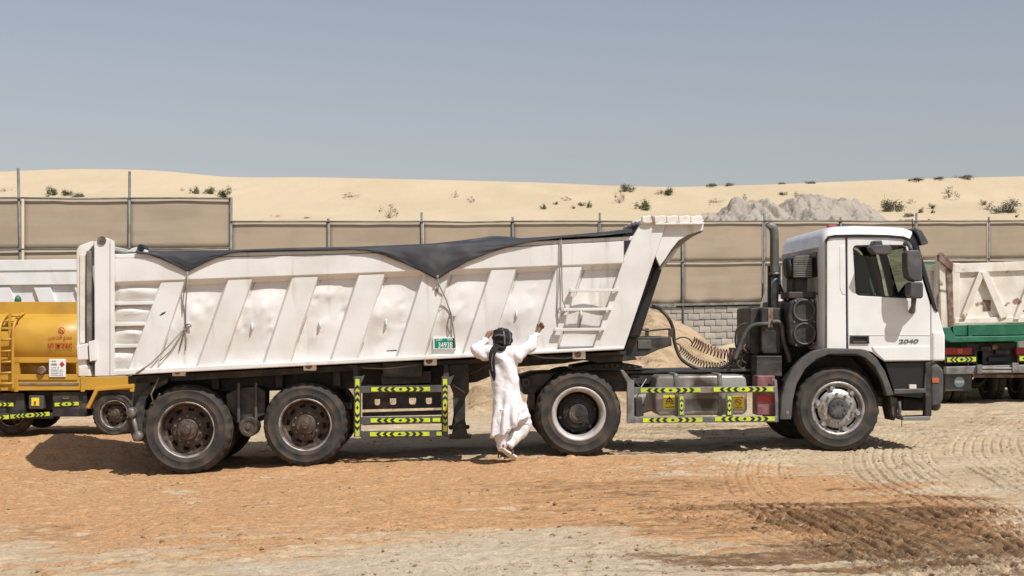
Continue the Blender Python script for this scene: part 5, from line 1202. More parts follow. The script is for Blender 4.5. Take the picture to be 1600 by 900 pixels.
for u, s in rows:
    for k in range(ns):
        a = 2 * math.pi * k / ns; c_, s_ = math.cos(a), math.sin(a)
        ce = math.copysign(abs(c_) ** .75, c_); se = math.copysign(abs(s_) ** .8, s_)
        VV.append((u, 1.0 + 1.0 * s * ce, zc + rz * 1.02 * s * se))
mb.add(VV, [(i * ns + k, (i + 1) * ns + k, (i + 1) * ns + (k + 1) % ns, i * ns + (k + 1) % ns) for i in range(len(rows) - 1) for k in range(ns)])
mb.build("tank", M_YEL, tanker, smooth=True)
bx(YT, tanker, "spill_coaming", -330, 471.5, 120, 492, .42, .50, M_YEL, .008); bx(YT, tanker, "spill_coaming", -330, 471.5, 120, 492, 1.5, 1.58, M_YEL, .008, vt=.5)
bx(YT, tanker, "tank_band", 13, 488, 17, 562, .0, .03, M_YEL, .003)
bx(YT, tanker, "side_rail", -330, 558.5, 121, 567, .02, .12, M_YEL, .008); bx(YT, tanker, "side_rail", -330, 585, 121, 594, .02, .12, M_YEL, .008)
for x in (-120, -40, 22, 76, 119): bx(YT, tanker, "rail_post", x, 567.3, x + 8, 584.8, .025, .11, M_YEL, .004)
bx(YT, tanker, "valve_chest", -330, 567, 121, 586, .3, 1.9, M_YEL, .01)
pb(YT, tanker, "frame_beam", [(-330, 597), (208, 588), (208, 609), (-330, 613)], .04, .12, M_YEL, .008)
pb(YT, tanker, "frame_beam", [(-330, 597), (208, 588), (208, 609), (-330, 613)], TKW - .12, TKW - .04, M_YEL, .008)
for x in (22, 126, 203): bx(YT, tanker, "frame_post", x, 588, x + 6, 612, .01, .04, M_YEL, .004)
bx(YT, tanker, "frame_trim", 30, 598.5, 123, 601.5, .025, .04, M_STEEL, .003)
bx(YT, tanker, "deck", -330, 596, 206, 603, .12, TKW - .12, M_YEL, .005)
bx(YT, tanker, "rear_member", 202, 590, 210, 612, .1, TKW - .1, M_YEL, .01)
# ladder curling over the tank
for x in (0, 21):
    mb = MB(); mb.smooth = True; mb.tube(smooth_path([YT.P(x + 17, 490, .42), YT.P(x + 13, 491, .25), YT.P(x + 6, 497, .08), YT.P(x, 512, -.06), YT.P(x - 1, 540, -.09), YT.P(x - 1, 570, -.09), YT.P(x - 1, 611, -.05)], 6), .026, 8)
    mb.build("ladder_rail", M_YEL, tanker, smooth=True)
for y in (493, 501, 513, 530, 548, 565, 582, 599):
    dx = max(0, (505 - y)) * .9; v = -.08 if y > 515 else .02
    mb = MB(); mb.tube([YT.P(0 + dx, y + 1.2, v), YT.P(20 + dx, y, v)], .02, 6); mb.build("ladder_rung", M_YEL, tanker, smooth=True)
# valve, placards, lettering
mb = MB(); p = YT.P(67, 578, .05); mb.lathe([(.001, -.06), (.06, -.06), (.07, -.02), (.05, .0), (.05, .1)], c=(p.x, .02, p.z), seg=14); mb.build("valve", M_RUST, tanker)
pc = bx(YT, tanker, "placard", 76.5, 561, 102.5, 589, -.005, .015, M_PRINTW, .004)
mb = MB(); mb.prism(poly(YT, [(97, 564.5), (101, 569.2), (97, 574), (93, 569.2)], -.006), -.009, -.006); mb.build("hazard_diamond", M_PRINTR, pc)
text("DIESEL", YT, pc, 84.5, 569.5, 3.0, -.006, M_MARK, width=10, weight=.01); text("1202", YT, pc, 83.5, 564.5, 2.2, -.006, M_MARK, width=8); text("UN 3", YT, pc, 86, 574.5, 2.2, -.006, M_MARK, width=12)
for k in range(4): text("FLAMMABLE LIQUID" if k % 2 else "EMERGENCY CALL", YT, pc, 89, 578.2 + k * 2.8, 1.5, -.006, M_PRINTG, width=19)
def tank_v(py):      # depth of the tank skin at a row
    z = YT.uw(100, py, .1)[1]; t = min(.999, abs((z - zc) / (rz * 1.02))) ** (1 / .8); return 1.0 - (1 - t * t) ** .375
text("NO SMOKING", YT, tanker, 94, 539.5, 8.5, tank_v(539) - .012, M_PRINTR, width=38, weight=.006)
ar = "\uFEE6\uFEF4\uFEA7\uFEAA\uFE98\uFEDF\uFE8D \uFECA\uFEE8\uFEE4\uFEE3"
text(ar, YT, tanker, 94, 527.5, 8.5, tank_v(527) - .014, M_PRINTR, width=37, weight=.004)
nosmoke(YT, tanker, 96, 516.5, 5, tank_v(516) - .03, M_PRINTR)
mb = MB(); p = YT.P(28, 466, .9); mb.lathe([(.09, 0), (.09, .0)], c=(p.x, 0, p.z), seg=4); 
mb = MB(); mb.smooth = True; q = YT.P(28, 474, .9); mb.tube([q, q + Vector((0, 0, .07)), q + Vector((0, 0, .11)), q + Vector((0, 0, .14))], [.055, .06, .045, .02], 12); mb.build("breather_valve", M_GREEN, tanker, smooth=True)
# underside
bx(YT, tanker, "underside", -330, 610, 150, 640, .35, TKW - .35, M_BLACK, .02)
bx(YT, tanker, "locker", 82, 612, 136, 651, .10, .6, M_BLACK, .012); bx(YT, tanker, "locker_handle", 98, 621.5, 107, 623.5, .085, .10, M_STEEL, 0)
bx(YT, tanker, "locker", -80, 614, 38, 648, .14, .6, M_BLACK, .012)
bxx = bx(YT, tanker, "switch_box", 45, 618, 68, 639, .05, .2, M_GREY, .012); bx(YT, tanker, "switch_label", 49, 621.5, 61, 634, .040, .05, M_PRINTY, 0); bx(YT, tanker, "switch_knob", 53, 627, 56, 632, .03, .04, M_PRINTR, 0)
bx(YT, tanker, "under_run_bar", -330, 645, 82, 654, .06, .12, M_BLACK, .006)
tape(YT, tanker, (85.5, 632.2), (123, 630.5), 5.5, .09, 2); tape(YT, tanker, (16.5, 651), (77.5, 646.5), 6.2, .05, 4); tape(YT, tanker, (-60, 655), (14, 651.5), 6.2, .05, 4); tape(YT, tanker, (-30, 632), (21, 632), 5.5, .05, 3)
# rear mudguard, wheels
pb(YT, tanker, "mudguard", [(134, 637), (149, 606), (208, 600.5), (208, 606), (153, 611), (139, 639)], .0, .5, M_YEL, .008)
pb(YT, tanker, "wheel_arch", [(142, 640), (152, 611), (206, 606), (214, 640), (206, 632), (156, 632)], .1, .8, M_BLACK, .01)
for (x, y, by, k) in ((178, 647.5, 682.5, "trailer"), (-235, 650, 685, "trailer")):
    p = YT.P(x, y, .06); r_ = rad(YT, x, y, by, .06)
    wheel(tanker, k, (p.x, p.z), r_, .06, dual=True); wheel(tanker, k, (p.x, p.z), r_, TKW - .06, dual=True, far=True)
p = YT.P(8, 647, .06); wheel(tanker, "trailer", (p.x, p.z), rad(YT, 8, 647, 681, .06), .35); wheel(tanker, "trailer", (p.x, p.z), rad(YT, 8, 647, 681, .06), TKW - .06, far=True)
bx(YT, tanker, "chassis_rail", -430, 606, 205, 622, .6, .75, M_BLACK, .008); bx(YT, tanker, "chassis_rail", -430, 606, 205, 622, 1.4, 1.55, M_BLACK, .008)
pb(YT, tanker, "cab", [(-345, 640), (-345, 470), (-360, 462), (-440, 462), (-462, 540), (-465, 640)], .0, TKW, M_YEL, .06, seg=3)
pb(YT, tanker, "cab_window", [(-365, 540), (-365, 480), (-430, 480), (-445, 540)], -.004, .02, M_TRIM, .006)

# =================================================================== WHITE TRAILER behind the tanker
WT = Frame(W(-60, 641, 29.5) * 1.0, 0, 0); WT = Frame(Vector((W(-60, 641, 29.5).x, 29.5, 0.024 * W(-60, 641, 29.5).x)), 0, 0)
wt = thing("dump_trailer", WT, "white tipper trailer behind the yellow tanker with only its upper side showing", "trailer")
pb(WT, wt, "top_rail", [(-420, 411), (160, 404.5), (160, 421.5), (-420, 428)], .0, .14, M_CAB, .01)
pb(WT, wt, "upper_band", [(-420, 428.5), (160, 422), (160, 444), (-420, 450)], .025, .14, M_CAB, .01)
pb(WT, wt, "side_skin", [(-420, 449), (160, 443.5), (160, 572), (-420, 578)], .12, .16, M_CAB, 0)
for k in range(9):
    x = -392 + k * 63.5; pb(WT, wt, "rib", [(x, 449.5), (x + 26, 449.2), (x + 70, 566), (x + 44, 566)], .045, .13, M_CAB, .008)
pb(WT, wt, "bottom_rail", [(-420, 566), (160, 561), (160, 572), (-420, 578)], .0, .13, M_CAB, .01)
pb(WT, wt, "far_side", [(-420, 411), (160, 404.5), (160, 572), (-420, 578)], 2.4, 2.5, M_CAB, .01)
bx(WT, wt, "front_wall", 152, 407, 160, 570, .15, 2.39, M_CAB, .01); bx(WT, wt, "rear_wall", -420, 412, -412, 574, .15, 2.39, M_CAB, .01)
bx(WT, wt, "floor", -410, 562, 150, 570, .17, 2.38, M_BLACK, 0)
for v in (.75, 1.6): bx(WT, wt, "chassis_beam", -410, 574, 150, 596, v, v + .12, M_BLACK, 0)
for x in (-330, -228, -126):
    p = WT.P(x, 600, .1); wheel(wt, "trailer", (p.x, .53), .54, .1, dual=True); wheel(wt, "trailer", (p.x, .53), .54, 2.4, dual=True, far=True)
for v in (.3, 1.95): bx(WT, wt, "landing_leg", 60, 570, 72, 638, v, v + .16, M_BLACK, .01)

# =================================================================== GREEN AND WHITE TIPPER (right, seen from behind)
GT = ground_frame(1530, 632)
tip = thing("tipper_truck", GT, "old tipper lorry with rusty white tailgate and green sill seen from behind at the right", "truck")
u0 = GT.uw(1487, 500)[0]
gate = [(1492, 414), (1760, 404), (1760, 503), (1493, 506)]
pb(GT, tip, "tailgate", gate, .06, .12, M_RWHITE, .008)
pb(GT, tip, "gate_top", [(1491, 412), (1760, 403), (1760, 417), (1491, 426.5)], .0, .10, M_RWHITE, .01)
pb(GT, tip, "gate_bottom", [(1492, 497), (1760, 492), (1760, 501), (1492, 506)], -.01, .10, M_RWHITE, .01)
bx(GT, tip, "gate_edge", 1488, 411, 1500, 507, .005, .12, M_RWHITE, .012)
def arib(xa, xb): pb(GT, tip, "gate_rib", [(xa, 426), (xa + 9, 426), (xb + 8 if xb > xa else xb + 3, 497), (xb if xb > xa else xb - 5, 499)], -.02, .07, M_RWHITE, .008)
for base in (1538, 1622, 1706):
    pb(GT, tip, "gate_rib", [(base - 8, 424), (base + 2, 424), (base - 29, 499), (base - 38, 499)], -.04, .07, M_RWHITE, .006)
    pb(GT, tip, "gate_rib", [(base - 5, 425), (base + 6, 425), (base + 37, 494), (base + 26, 498)], -.05, .07, M_RWHITE, .006)
bx(GT, tip, "dark_patch", 1536, 469, 1548, 486, .05, .06, M_RUST, .01)
bx(GT, tip, "patch", 1588, 483, 1602, 489, .05, .06, M_PRINTW, 0); bx(GT, tip, "patch_text", 1590, 484, 1602, 487, .045, .05, M_REDL, 0)
pb(GT, tip, "gate_sill", [(1488, 508), (1760, 501), (1760, 521), (1490, 525)], .0, .2, M_GREEN, .012)
pb(GT, tip, "gate_sill", [(1472, 512), (1484, 511), (1492, 526), (1760, 522), (1760, 529), (1486, 535), (1472, 528)], -.05, .15, M_GREEN, .012)
bx(GT, tip, "sill_stiffener", 1513, 507, 1519, 526, -.03, .0, M_GREEN, .004)
pb(GT, tip, "corner_post", [(1467, 400), (1480, 408), (1486, 520), (1471, 515)], .0, .25, M_RWHITE, .01)
pb(GT, tip, "corner_post", [(1478, 405), (1488, 408), (1491, 510), (1483, 512)], -.03, .05, M_RUST, .01)
pb(GT, tip, "hinge_plate", [(1467, 398), (1472, 394), (1490, 412), (1489, 424), (1480, 418), (1468, 408)], -.06, .08, M_RUST, .01)
# body side running away from the camera
z0, z1 = GT.uw(1480, 512)[1], GT.uw(1480, 413)[1]; ul, ur = GT.uw(1473, 500)[0], GT.uw(1762, 500)[0]
mb = MB(); mb.box(ul, ul + .08, .25, 5.0, z0, z1); mb.build("side_wall", M_RWHITE, tip, bevel=.01)
mb = MB(); mb.box(ur - .08, ur, .0, 5.0, z0, z1); mb.build("side_wall", M_RWHITE, tip, bevel=.01)
for k in range(5):
    mb = MB(); mb.box(ul - .06, ul - .002, .6 + k, .72 + k, z0, z1 - .1); mb.build("side_post", M_RWHITE, tip, bevel=.01)
mb = MB(); mb.box(ul - .05, ul, .26, 5.0, z1 - .1, z1 + .01); mb.build("side_rail", M_RWHITE, tip, bevel=.01)
mb = MB(); mb.box(ul, ur, 4.9, 5.0, z0, z1 + .1); mb.build("head_board", M_RWHITE, tip, bevel=.01)
mb = MB(); mb.box(ul - .02, ur, .2, 5.0, z0 - .22, z0 - .01); mb.build("body_floor", M_GREEN, tip, bevel=.01)
mb = MB(); mb.box(ul + .1, ur - .1, 5.3, 7.0, .9, 2.9); mb.build("cab", M_GREEN, tip, bevel=.12, seg=3)
mb = MB(); mb.box(ul + .7, ul + .85, .3, 7.0, .75, 1.0); mb.build("chassis_rail", M_BLACK, tip); mb = MB(); mb.box(ur - .85, ur - .7, .3, 7.0, .75, 1.0); mb.build("chassis_rail", M_BLACK, tip)
# tail: lights, bumper, flap
for x in (1476, 1588):
    bx(GT, tip, "tail_light", x, 543, x + 43, 554.5, .12, .24, M_REDL, .012); bx(GT, tip, "indicator", x + 20, 544.5, x + 28, 552.5, .105, .125, M_ORNL, .004)
pb(GT, tip, "tail_box", [(1524, 536), (1590, 534), (1588, 569), (1526, 571)], .3, .8, M_BLACK, .02)
for x, y, w in ((1533, 541, 16), (1556, 547, 22), (1545, 558, 30)): bx(GT, tip, "hitch_part", x, y, x + w, y + 7, .2, .32, M_BLACK, .01)
bx(GT, tip, "hitch_pin", 1551, 538, 1559, 546, .18, .3, M_RUST, .01)
bx(GT, tip, "tape_backing", 1478, 556, 1524, 567.5, .11, .2, M_BLACK, .004); tape(GT, tip, (1480, 562.3), (1525, 561.2), 7, .10, 3); bx(GT, tip, "tape_backing", 1590, 554, 1640, 566, .11, .2, M_BLACK, .004); tape(GT, tip, (1593, 560.2), (1640, 559.5), 7, .10, 3)
pb(GT, tip, "bumper", [(1478, 573), (1640, 569), (1640, 582), (1478, 585)], .05, .2, M_STEEL, .012)
for y in (574, 579): bx(GT, tip, "bumper_pipe", 1534, y, 1585, y + 3, .0, .05, M_TANK, .006)
bx(GT, tip, "bumper_clamp", 1527, 570, 1535, 584, -.02, .05, M_STEEL, .006); bx(GT, tip, "bumper_clamp", 1582, 567, 1592, 582, -.02, .05, M_STEEL, .006)
bx(GT, tip, "lower_beam", 1520, 585, 1640, 590, .2, .35, M_RUST, .008)
fl = pb(GT, tip, "mud_flap", [(1477, 585), (1518, 584), (1518, 610), (1477, 611)], .22, .25, M_GREY, .003)
mb = MB(); p = GT.P(1499, 597, .21); mb.lathe([(.001, 0), (.10, 0)], c=(p.x, .212, p.z), seg=20, sgn=1); mb.build("flap_emblem", mat("pale_blue_print", (0.30, 0.45, 0.55), .6), fl)
bx(GT, tip, "flap_emblem_band", 1493, 594.5, 1506, 598.5, .205, .211, M_PRINTW, 0)
def axle_wheels(v, us, rr=.5):
    for u in us:
        ty, rm_, hb = wheel_meshes("trailer"); h = bpy.data.objects.new("wheel", hb); COL.objects.link(h); h.parent = tip
        h.location = (u, v, rr - .02); h.rotation_euler = (0, 0, R(-90)); h.scale = (rr,) * 3
        for nm, me in (("tyre", ty), ("rim", rm_)):
            c = bpy.data.objects.new(nm, me); COL.objects.link(c); c.parent = h
c0 = ul + .0
axle_wheels(.75, (ul + .03, ul + .34, ur - .64, ur - .33)); axle_wheels(2.05, (ul + .03, ul + .34, ur - .64, ur - .33)); axle_wheels(6.2, (ul + .05, ur - .35)); axle_wheels(1.2, (GT.uw(1538, 600, 1.2)[0], GT.uw(1584, 600, 1.2)[0]))
mb = MB(); q = GT.uw(1545, 605)[0]; mb.lathe([(.12, .6), (.24, .8), (.24, 1.0), (.12, 1.2)], c=(q, 0, .5), seg=16); mb.build("axle_casing", M_BLACK, tip)

# =================================================================== WHITE LORRY mostly hidden behind the tractor
HL = Frame(Vector((W(1230, 600, 31).x, 31, .024 * W(1230, 600, 31).x)), 0, 0)
hl = thing("parked_lorry", HL, "white lorry almost wholly hidden behind the exhaust stack of the tractor", "truck")
pb(HL, hl, "cab", [(1213, 612), (1213, 476), (1218, 460), (1229, 434), (1238, 430), (1282, 430), (1282, 612)], .0, 2.1, M_CAB, .05, seg=3)
pb(HL, hl, "windscreen_side", [(1226, 472), (1236, 440), (1250, 438), (1250, 472)], -.006, .03, M_TRIM, .008)
bx(HL, hl, "bonnet_seal", 1211, 474, 1231, 480, -.02, .3, M_TRIM, .01)
bx(HL, hl, "body", 1286, 470, 1420, 580, .0, 2.2, M_CAB, .03); bx(HL, hl, "chassis_rail", 1190, 582, 1420, 604, .4, 1.8, M_BLACK, .01)
for x in (1248, 1370):
    p = HL.P(x, 600, .05); wheel(hl, "trailer", (p.x, .44), .45, .05); wheel(hl, "trailer", (p.x, .44), .45, 2.1, far=True)

# =================================================================== PERSON
gy = 17.45
PF = Frame(Vector((W(792, 700, gy).x, gy, gz_at(W(792, 700, gy).x, gy))), 0, 0)
man = thing("person", PF, "person in long white tunic and black headscarf raising both arms against the trailer", "person")
def pp(x, y, v): return PF.P(x, y, v)
def skinned(name, chains, m, parent, sub=2, root=0):
    """chains: list of joint lists [(point, radius)...]; joints that share a key are one vertex"""
    bm = bmesh.new(); lay = bm.verts.layers.skin.verify(); ids = {}; 
    for ch in chains:
        prev = None
        for key, p, r in ch:
            if key not in ids:
                v = bm.verts.new(p); rr = r if isinstance(r, tuple) else (r, r); v[lay].radius = rr; v[lay].use_root = (len(ids) == root); ids[key] = v
            v = ids[key]
            if prev is not None and bm.edges.get((prev, v)) is None: bm.edges.new((prev, v))
            prev = v
    me = bpy.data.meshes.new(name); bm.to_mesh(me); bm.free(); me.materials.append(m)
    o = bpy.data.objects.new(name, me); COL.objects.link(o)
    o.modifiers.new("skin", 'SKIN').use_smooth_shade = True
    if sub: s_ = o.modifiers.new("sub", 'SUBSURF'); s_.levels = sub; s_.render_levels = sub
    dg = bpy.context.evaluated_depsgraph_get(); m2 = bpy.data.meshes.new_from_object(o.evaluated_get(dg)); o.modifiers.clear(); o.data = m2; m2.name = name
    if not m2.materials: m2.materials.append(m)
    o.parent = parent; return o
def hand(prefix, wrist_key, wrist, palm, fdir, side, curl):
    """palm plus five curled fingers: returns chains rooted at the wrist"""
    fd = Vector(fdir).normalized(); sd = Vector(side).normalized(); nr = fd.cross(sd).normalized(); ch = []
    pk = prefix + "palm"; base = [(wrist_key, wrist, .024), (pk, palm, (.026, .022))]; ch.append(base)
    for k, ln in enumerate((.92, 1.0, .95, .78)):
        o = palm + sd * (.030 - .020 * k) + fd * .030; pts = [(f"{prefix}f{k}a", o, .0115)]
        d = fd.copy(); p = o
        for j, sl in enumerate((.034, .026, .020)):
            ang = R(curl[j] + k * 4); d = (d * math.cos(ang) + nr * math.sin(ang)).normalized(); p = p + d * sl * ln
            pts.append((f"{prefix}f{k}{j}", p, .0095 - .001 * j))
        ch.append([(pk, palm, .026)] + pts)
    o = palm + sd * .032 - fd * .012; p1 = o + (fd * .6 + sd * .55 + nr * .5).normalized() * .034; p2 = p1 + (fd * .8 + nr * .7).normalized() * .028
    ch.append([(pk, palm, .026), (prefix + "t0", o, .013), (prefix + "t1", p1, .011), (prefix + "t2", p2, .009)])
    return ch
pel = pp(796, 622, 0); ch_ = pp(790, 575, .02); sh = pp(788, 550, .03); nk = pp(786, 541, .04); hd0 = pp(785.5, 533, .055); hd1 = pp(785, 520, .05)
ls, le, lw, lh = pp(769, 553, .02), pp(745, 547, .06), pp(760, 528, .26), pp(765.5, 519, .27)
rs, re_, rw, rh = pp(808, 553, .03), pp(828, 541, .16), pp(840.5, 518.5, .30), pp(846, 510, .31)
lk, la, lt = pp(783, 664, -.02), pp(785, 707, .02), pp(787, 714, .12)
rk, ra, rt = pp(816, 664, .14), pp(793, 700, -.02), pp(801, 713, .10)
chains = [[("pel", pel, .085), ("ch", ch_, (.085, .07)), ("sh", sh, (.075, .06)), ("nk", nk, .055), ("h0", hd0, .085), ("h1", hd1, .09)],
          [("h0", hd0, .085), ("nose", hd0 + Vector((.0, .115, .02)), .018)],
          [("sh", sh, .07), ("ls", ls, .06), ("le", le, .045), ("lw", lw, .028)], [("sh", sh, .07), ("rs", rs, .06), ("re", re_, .045), ("rw", rw, .028)],
          [("pel", pel, .085), ("lh", pp(786, 630, 0), .09), ("lk", lk, .058), ("la", la, .036), ("lf", lt, .034), ("lf2", lt + Vector((.02, .08, -.01)), .026)],
          [("pel", pel, .085), ("rhp", pp(806, 630, .02), .09), ("rk", rk, .058), ("ra", ra, .036), ("rf", rt, .034), ("rf2", rt + Vector((.045, .02, -.02)), .026)]]
chains += hand("L", "lw", lw, lw.lerp(lh, .55) + Vector((0, 0, .0)), (lh - lw), (1, .1, .1), (35, 55, 45))
chains += hand("R", "rw", rw, rw.lerp(rh, .6), (rh - rw), (-.75, .1, .6), (38, 55, 45))
skinned("body", chains, M_SKIN, man)
# tunic: body tube and two sleeves, merged by a voxel remesh
def loft(rings):
    mb = MB(); mb.smooth = True; n_ = len(rings[0]); mb.add([p for r in rings for p in r], [(i * n_ + k, (i + 1) * n_ + k, (i + 1) * n_ + (k + 1) % n_, i * n_ + (k + 1) % n_) for i in range(len(rings) - 1) for k in range(n_)] + [tuple(range(n_)), tuple(range(len(rings) * n_ - 1, (len(rings) - 1) * n_ - 1, -1))]); return mb
outl = [(537, 781, 793, .09), (541, 776, 799, .14), (546, 768.5, 808, .2), (553, 765.5, 811, .235), (565, 765, 810.5, .25), (580, 765.5, 810, .25), (600, 766.5, 811, .25), (615, 767.5, 814, .27), (630, 767, 818, .30), (645, 765.5, 822, .33), (660, 764.5, 824.5, .35), (672, 764, 819, .35), (681, 763.6, 806, .34)]
yy = [o[0] for o in outl]; rings = []
NR, NK = 74, 80
for i in range(NR):
    y = 537 + (681 - 537) * i / (NR - 1); xl = np.interp(y, yy, [o[1] for o in outl]); xr = np.interp(y, yy, [o[2] for o in outl]); dp = np.interp(y, yy, [o[3] for o in outl])
    c = pp((xl + xr) / 2, y, .02); hw = (pp(xr, y, 0) - pp(xl, y, 0)).length / 2 * .95; low = max(0, (y - 585) / 96); ring = []
    for k in range(NK):
        a = 2 * math.pi * k / NK
        f = 1 + low * (.07 * math.sin(a * 5 + y * .012) + .05 * math.sin(a * 9 + 1.3 - y * .02)) + .025 * math.sin(a * 4 + y * .09) + .045 * float(fbm(np.array(a * 2.2), np.array(y * .05 + a), 201, 3))
        dz = .020 * math.sin(a * 3 + 1) * low + (.20 * max(0, math.cos(a)) * low ** 4)
        drape = -.02 * math.exp(-((y - 607 - 5 * math.cos(a)) / 3.0) ** 2)
        ring.append((c.x + hw * f * math.cos(a), c.y + dp * .5 * (f + drape) * math.sin(a) + .0, c.z + dz))
    rings.append(ring)
def sleeve(pts, rads):
    P_ = smooth_path(pts, 9); rr = np.interp(np.linspace(0, 1, len(P_)), np.linspace(0, 1, len(rads)), rads); rg = []
    t0 = Vector((0, 0, 1))
    for i, p in enumerate(P_):
        d = (P_[min(i + 1, len(P_) - 1)] - P_[max(i - 1, 0)]).normalized(); a_ = d.cross(Vector((0, 1, .2))).normalized(); b_ = d.cross(a_); r_ = []
        for k in range(28):
            q = 2 * math.pi * k / 28; f = 1 + .06 * math.sin(i * .9 + 2 * math.sin(q)) + .09 * float(fbm(np.array(i * .3), np.array(q), 211, 3)); r_.append(p + (a_ * math.cos(q) + b_ * math.sin(q)) * rr[i] * f)
        rg.append(r_)
    return rg
kb = loft(rings); sl = loft(sleeve([pp(784, 556, .03), ls, le.lerp(ls, .3), le, le.lerp(lw, .5), lw.lerp(le, .18)], [.10, .095, .085, .075, .065, .052])); sr = loft(sleeve([pp(792, 557, .03), rs, re_.lerp(rs, .4), re_, re_.lerp(rw, .5), rw.lerp(re_, .12)], [.10, .095, .085, .07, .058, .046]))
for q in (sl, sr): kb.add(q.v, q.f)
kb.smooth = True; ku = kb.build("tunic", M_KURTA, man, smooth=True)
rm_ = ku.modifiers.new("weld", 'REMESH'); rm_.mode = 'VOXEL'; rm_.voxel_size = .0085; rm_.use_smooth_shade = True
sm = ku.modifiers.new("sm", 'SMOOTH'); sm.iterations = 3; sm.factor = .5
dg = bpy.context.evaluated_depsgraph_get(); m2 = bpy.data.meshes.new_from_object(ku.evaluated_get(dg)); ku.modifiers.clear(); ku.data = m2
# cloth creases pulled from the raised right arm across the back
nv = len(m2.vertices); co = np.zeros(nv * 3, np.float32); m2.vertices.foreach_get("co", co); co = co.reshape(-1, 3); no = np.zeros(nv * 3, np.float32); m2.vertices.foreach_get("normal", no); no = no.reshape(-1, 3)
top = PF.P(800, 552, 0); dx_, dz_ = co[:, 0] - top.x, co[:, 2] - top.z
w1 = 1 - sstep(.0, .75, -dz_); fold = np.sin((dx_ * 26 + dz_ * 17) + 2.5 * fbm(dx_ * 5, dz_ * 5, 221, 3)) * .016 * w1
w2 = sstep(.35, .8, -dz_); fold = fold + np.sin(dx_ * 46 - dz_ * 7 + 2 * fbm(dx_ * 4, dz_ * 3, 223, 3)) * .022 * w2
fold = fold + .006 * fbm(dx_ * 11, dz_ * 11, 225, 3)
m2.vertices.foreach_set("co", (co + no * fold[:, None]).astype(np.float32).ravel()); m2.update()
m2.name = "tunic"
tr1 = loft(sleeve([pp(786, 640, .0), lk, pp(784.5, 690, .0), la + Vector((0, 0, .03))], [.12, .10, .078, .060])); tr2 = loft(sleeve([pp(806, 636, .04), pp(814, 655, .13), rk + Vector((.0, 0, -.02)), pp(803, 684, .05), ra + Vector((0, 0, .02))], [.13, .12, .11, .085, .062]))
tr1.add(tr2.v, tr2.f); trs = tr1.build("trousers", M_KURTA, man, smooth=True)
# headscarf: wrapped folds and a hanging tail
mb = MB(); mb.smooth = True; hc = pp(785, 528.5, .05)
def wrap(i, j):
    a = 2 * math.pi * i; t = j; ph = -1.05 + 2.62 * t
    r_ = .125 * math.cos(ph) ** .55 if math.cos(ph) > 0 else 0; z = .118 * math.sin(ph)
    f = 1 + .05 * math.sin(7 * t * 3.1 + 1.8 * math.sin(a + .6)) + .05 * float(fbm(np.array(2.5 * math.cos(a)), np.array(2.5 * math.sin(a) + t * 5), 231, 3))
    return (hc.x + 1.02 * r_ * f * math.cos(a), hc.y + 1.02 * r_ * f * math.sin(a) * 1.08, hc.z + z * f + .012 * math.cos(a + 2))
mb.grid(wrap, 61, 34); scarf = mb.build("headscarf", M_SCARF, man, smooth=True)
def band(name, path, wd, th, m, parent):
    P_ = smooth_path(path, 8); mb = MB(); V_ = []
    for i, p in enumerate(P_):
        d = (P_[min(i + 1, len(P_) - 1)] - P_[max(i - 1, 0)]).normalized(); out = Vector((p.x - hc.x, p.y - hc.y, 0)); out = out.normalized() if out.length > .05 else Vector((0, -1, 0)); s_ = d.cross(out).normalized()
        w_ = np.interp(i / (len(P_) - 1), np.linspace(0, 1, len(wd)), wd) / 2
        for k in range(10):
            q = 2 * math.pi * k / 10; V_.append(p + s_ * w_ * math.cos(q) + out * th * math.sin(q) * (1 + .5 * math.sin(k * 2.1 + i * .2)))
    mb.add(V_, [(i * 10 + k, (i + 1) * 10 + k, (i + 1) * 10 + (k + 1) % 10, i * 10 + (k + 1) % 10) for i in range(len(P_) - 1) for k in range(10)] + [tuple(range(9, -1, -1)), tuple(range((len(P_) - 1) * 10, len(P_) * 10))])
    return mb.build(name, m, parent, smooth=True)
band("scarf_tail", [pp(778, 538, -.06), pp(772, 546, -.11), pp(768.5, 556, -.13), pp(769, 572, -.13), pp(771, 585, -.12), pp(772, 595, -.115)], [.09, .10, .095, .09, .07, .01], .02, M_SCARF, scarf)
band("scarf_knot", [pp(775, 541, -.07), pp(784, 545, -.09), pp(790, 541, -.06)], [.07, .06, .04], .025, M_SCARF, scarf)
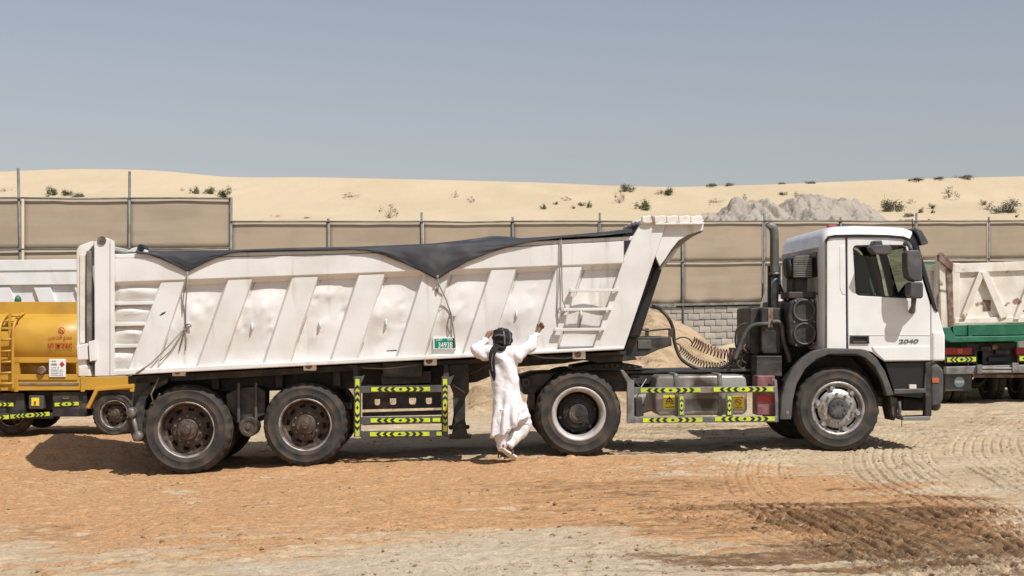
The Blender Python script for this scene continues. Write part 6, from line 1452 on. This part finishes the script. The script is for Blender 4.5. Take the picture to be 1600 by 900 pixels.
for pth, w_ in (([pp(774, 525, -.065), pp(779, 523.5, -.085), pp(785, 524, -.09), pp(787, 522.5, -.088)], .016), ([pp(784.5, 513.5, -.01), pp(787, 519, -.075), pp(788, 526, -.088), pp(788.5, 538, -.07)], .020), ([pp(796, 519, -.03), pp(797.5, 527, -.045), pp(796, 537, -.045)], .012)):
    band("scarf_stripe", pth, [w_, w_, w_], .006, M_SCARFG, scarf)
band("scarf_stripe", [pp(770, 552, -.155), pp(768, 566, -.155), pp(770, 580, -.145)], [.014, .012, .008], .006, M_SCARFG, scarf)
# sandals
def sandal(p, q, tilt):
    d = (q - p); d.normalize(); up = Vector(tilt).normalized(); s_ = d.cross(up).normalized(); up = s_.cross(d); mb = MB(); V_ = []
    L_ = .27; prof = [(0, .028), (.05, .036), (.35, .033), (.7, .045), (.92, .038), (1, .018)]
    ring = [(p + d * L_ * t + s_ * w_) for t, w_ in prof] + [(p + d * L_ * t - s_ * w_) for t, w_ in prof[::-1]]
    n_ = len(ring); mb.add([r_ for r_ in ring] + [r_ + up * .024 for r_ in ring], [tuple(range(n_ - 1, -1, -1)), tuple(range(n_, 2 * n_))] + [(i, (i + 1) % n_, (i + 1) % n_ + n_, i + n_) for i in range(n_)])
    o = mb.build("sandal", M_SOLE, man, bevel=.004)
    mb = MB(); c_ = p + d * L_ * .62
    mb.tube(smooth_path([c_ + s_ * .046 + up * .01, c_ + s_ * .04 + up * .055, c_ + up * .072, c_ - s_ * .04 + up * .055, c_ - s_ * .046 + up * .01], 4), .016, 8); mb.build("strap", M_SANDAL, o, smooth=True)
    mb = MB(); c_ = p + d * L_ * .06
    mb.tube(smooth_path([c_ + s_ * .036 + up * .01, c_ + s_ * .036 + up * .05, c_ - d * .02 + up * .06, c_ - s_ * .036 + up * .05, c_ - s_ * .036 + up * .01], 4), .010, 6); mb.build("strap", M_SANDAL, o, smooth=True)
sandal(la + Vector((-.02, -.05, -.075)), la + Vector((.06, .2, -.09)), (0, 0, 1))
sandal(pp(781, 701, -.09), pp(805, 717.5, .02), (.35, .75, .65))
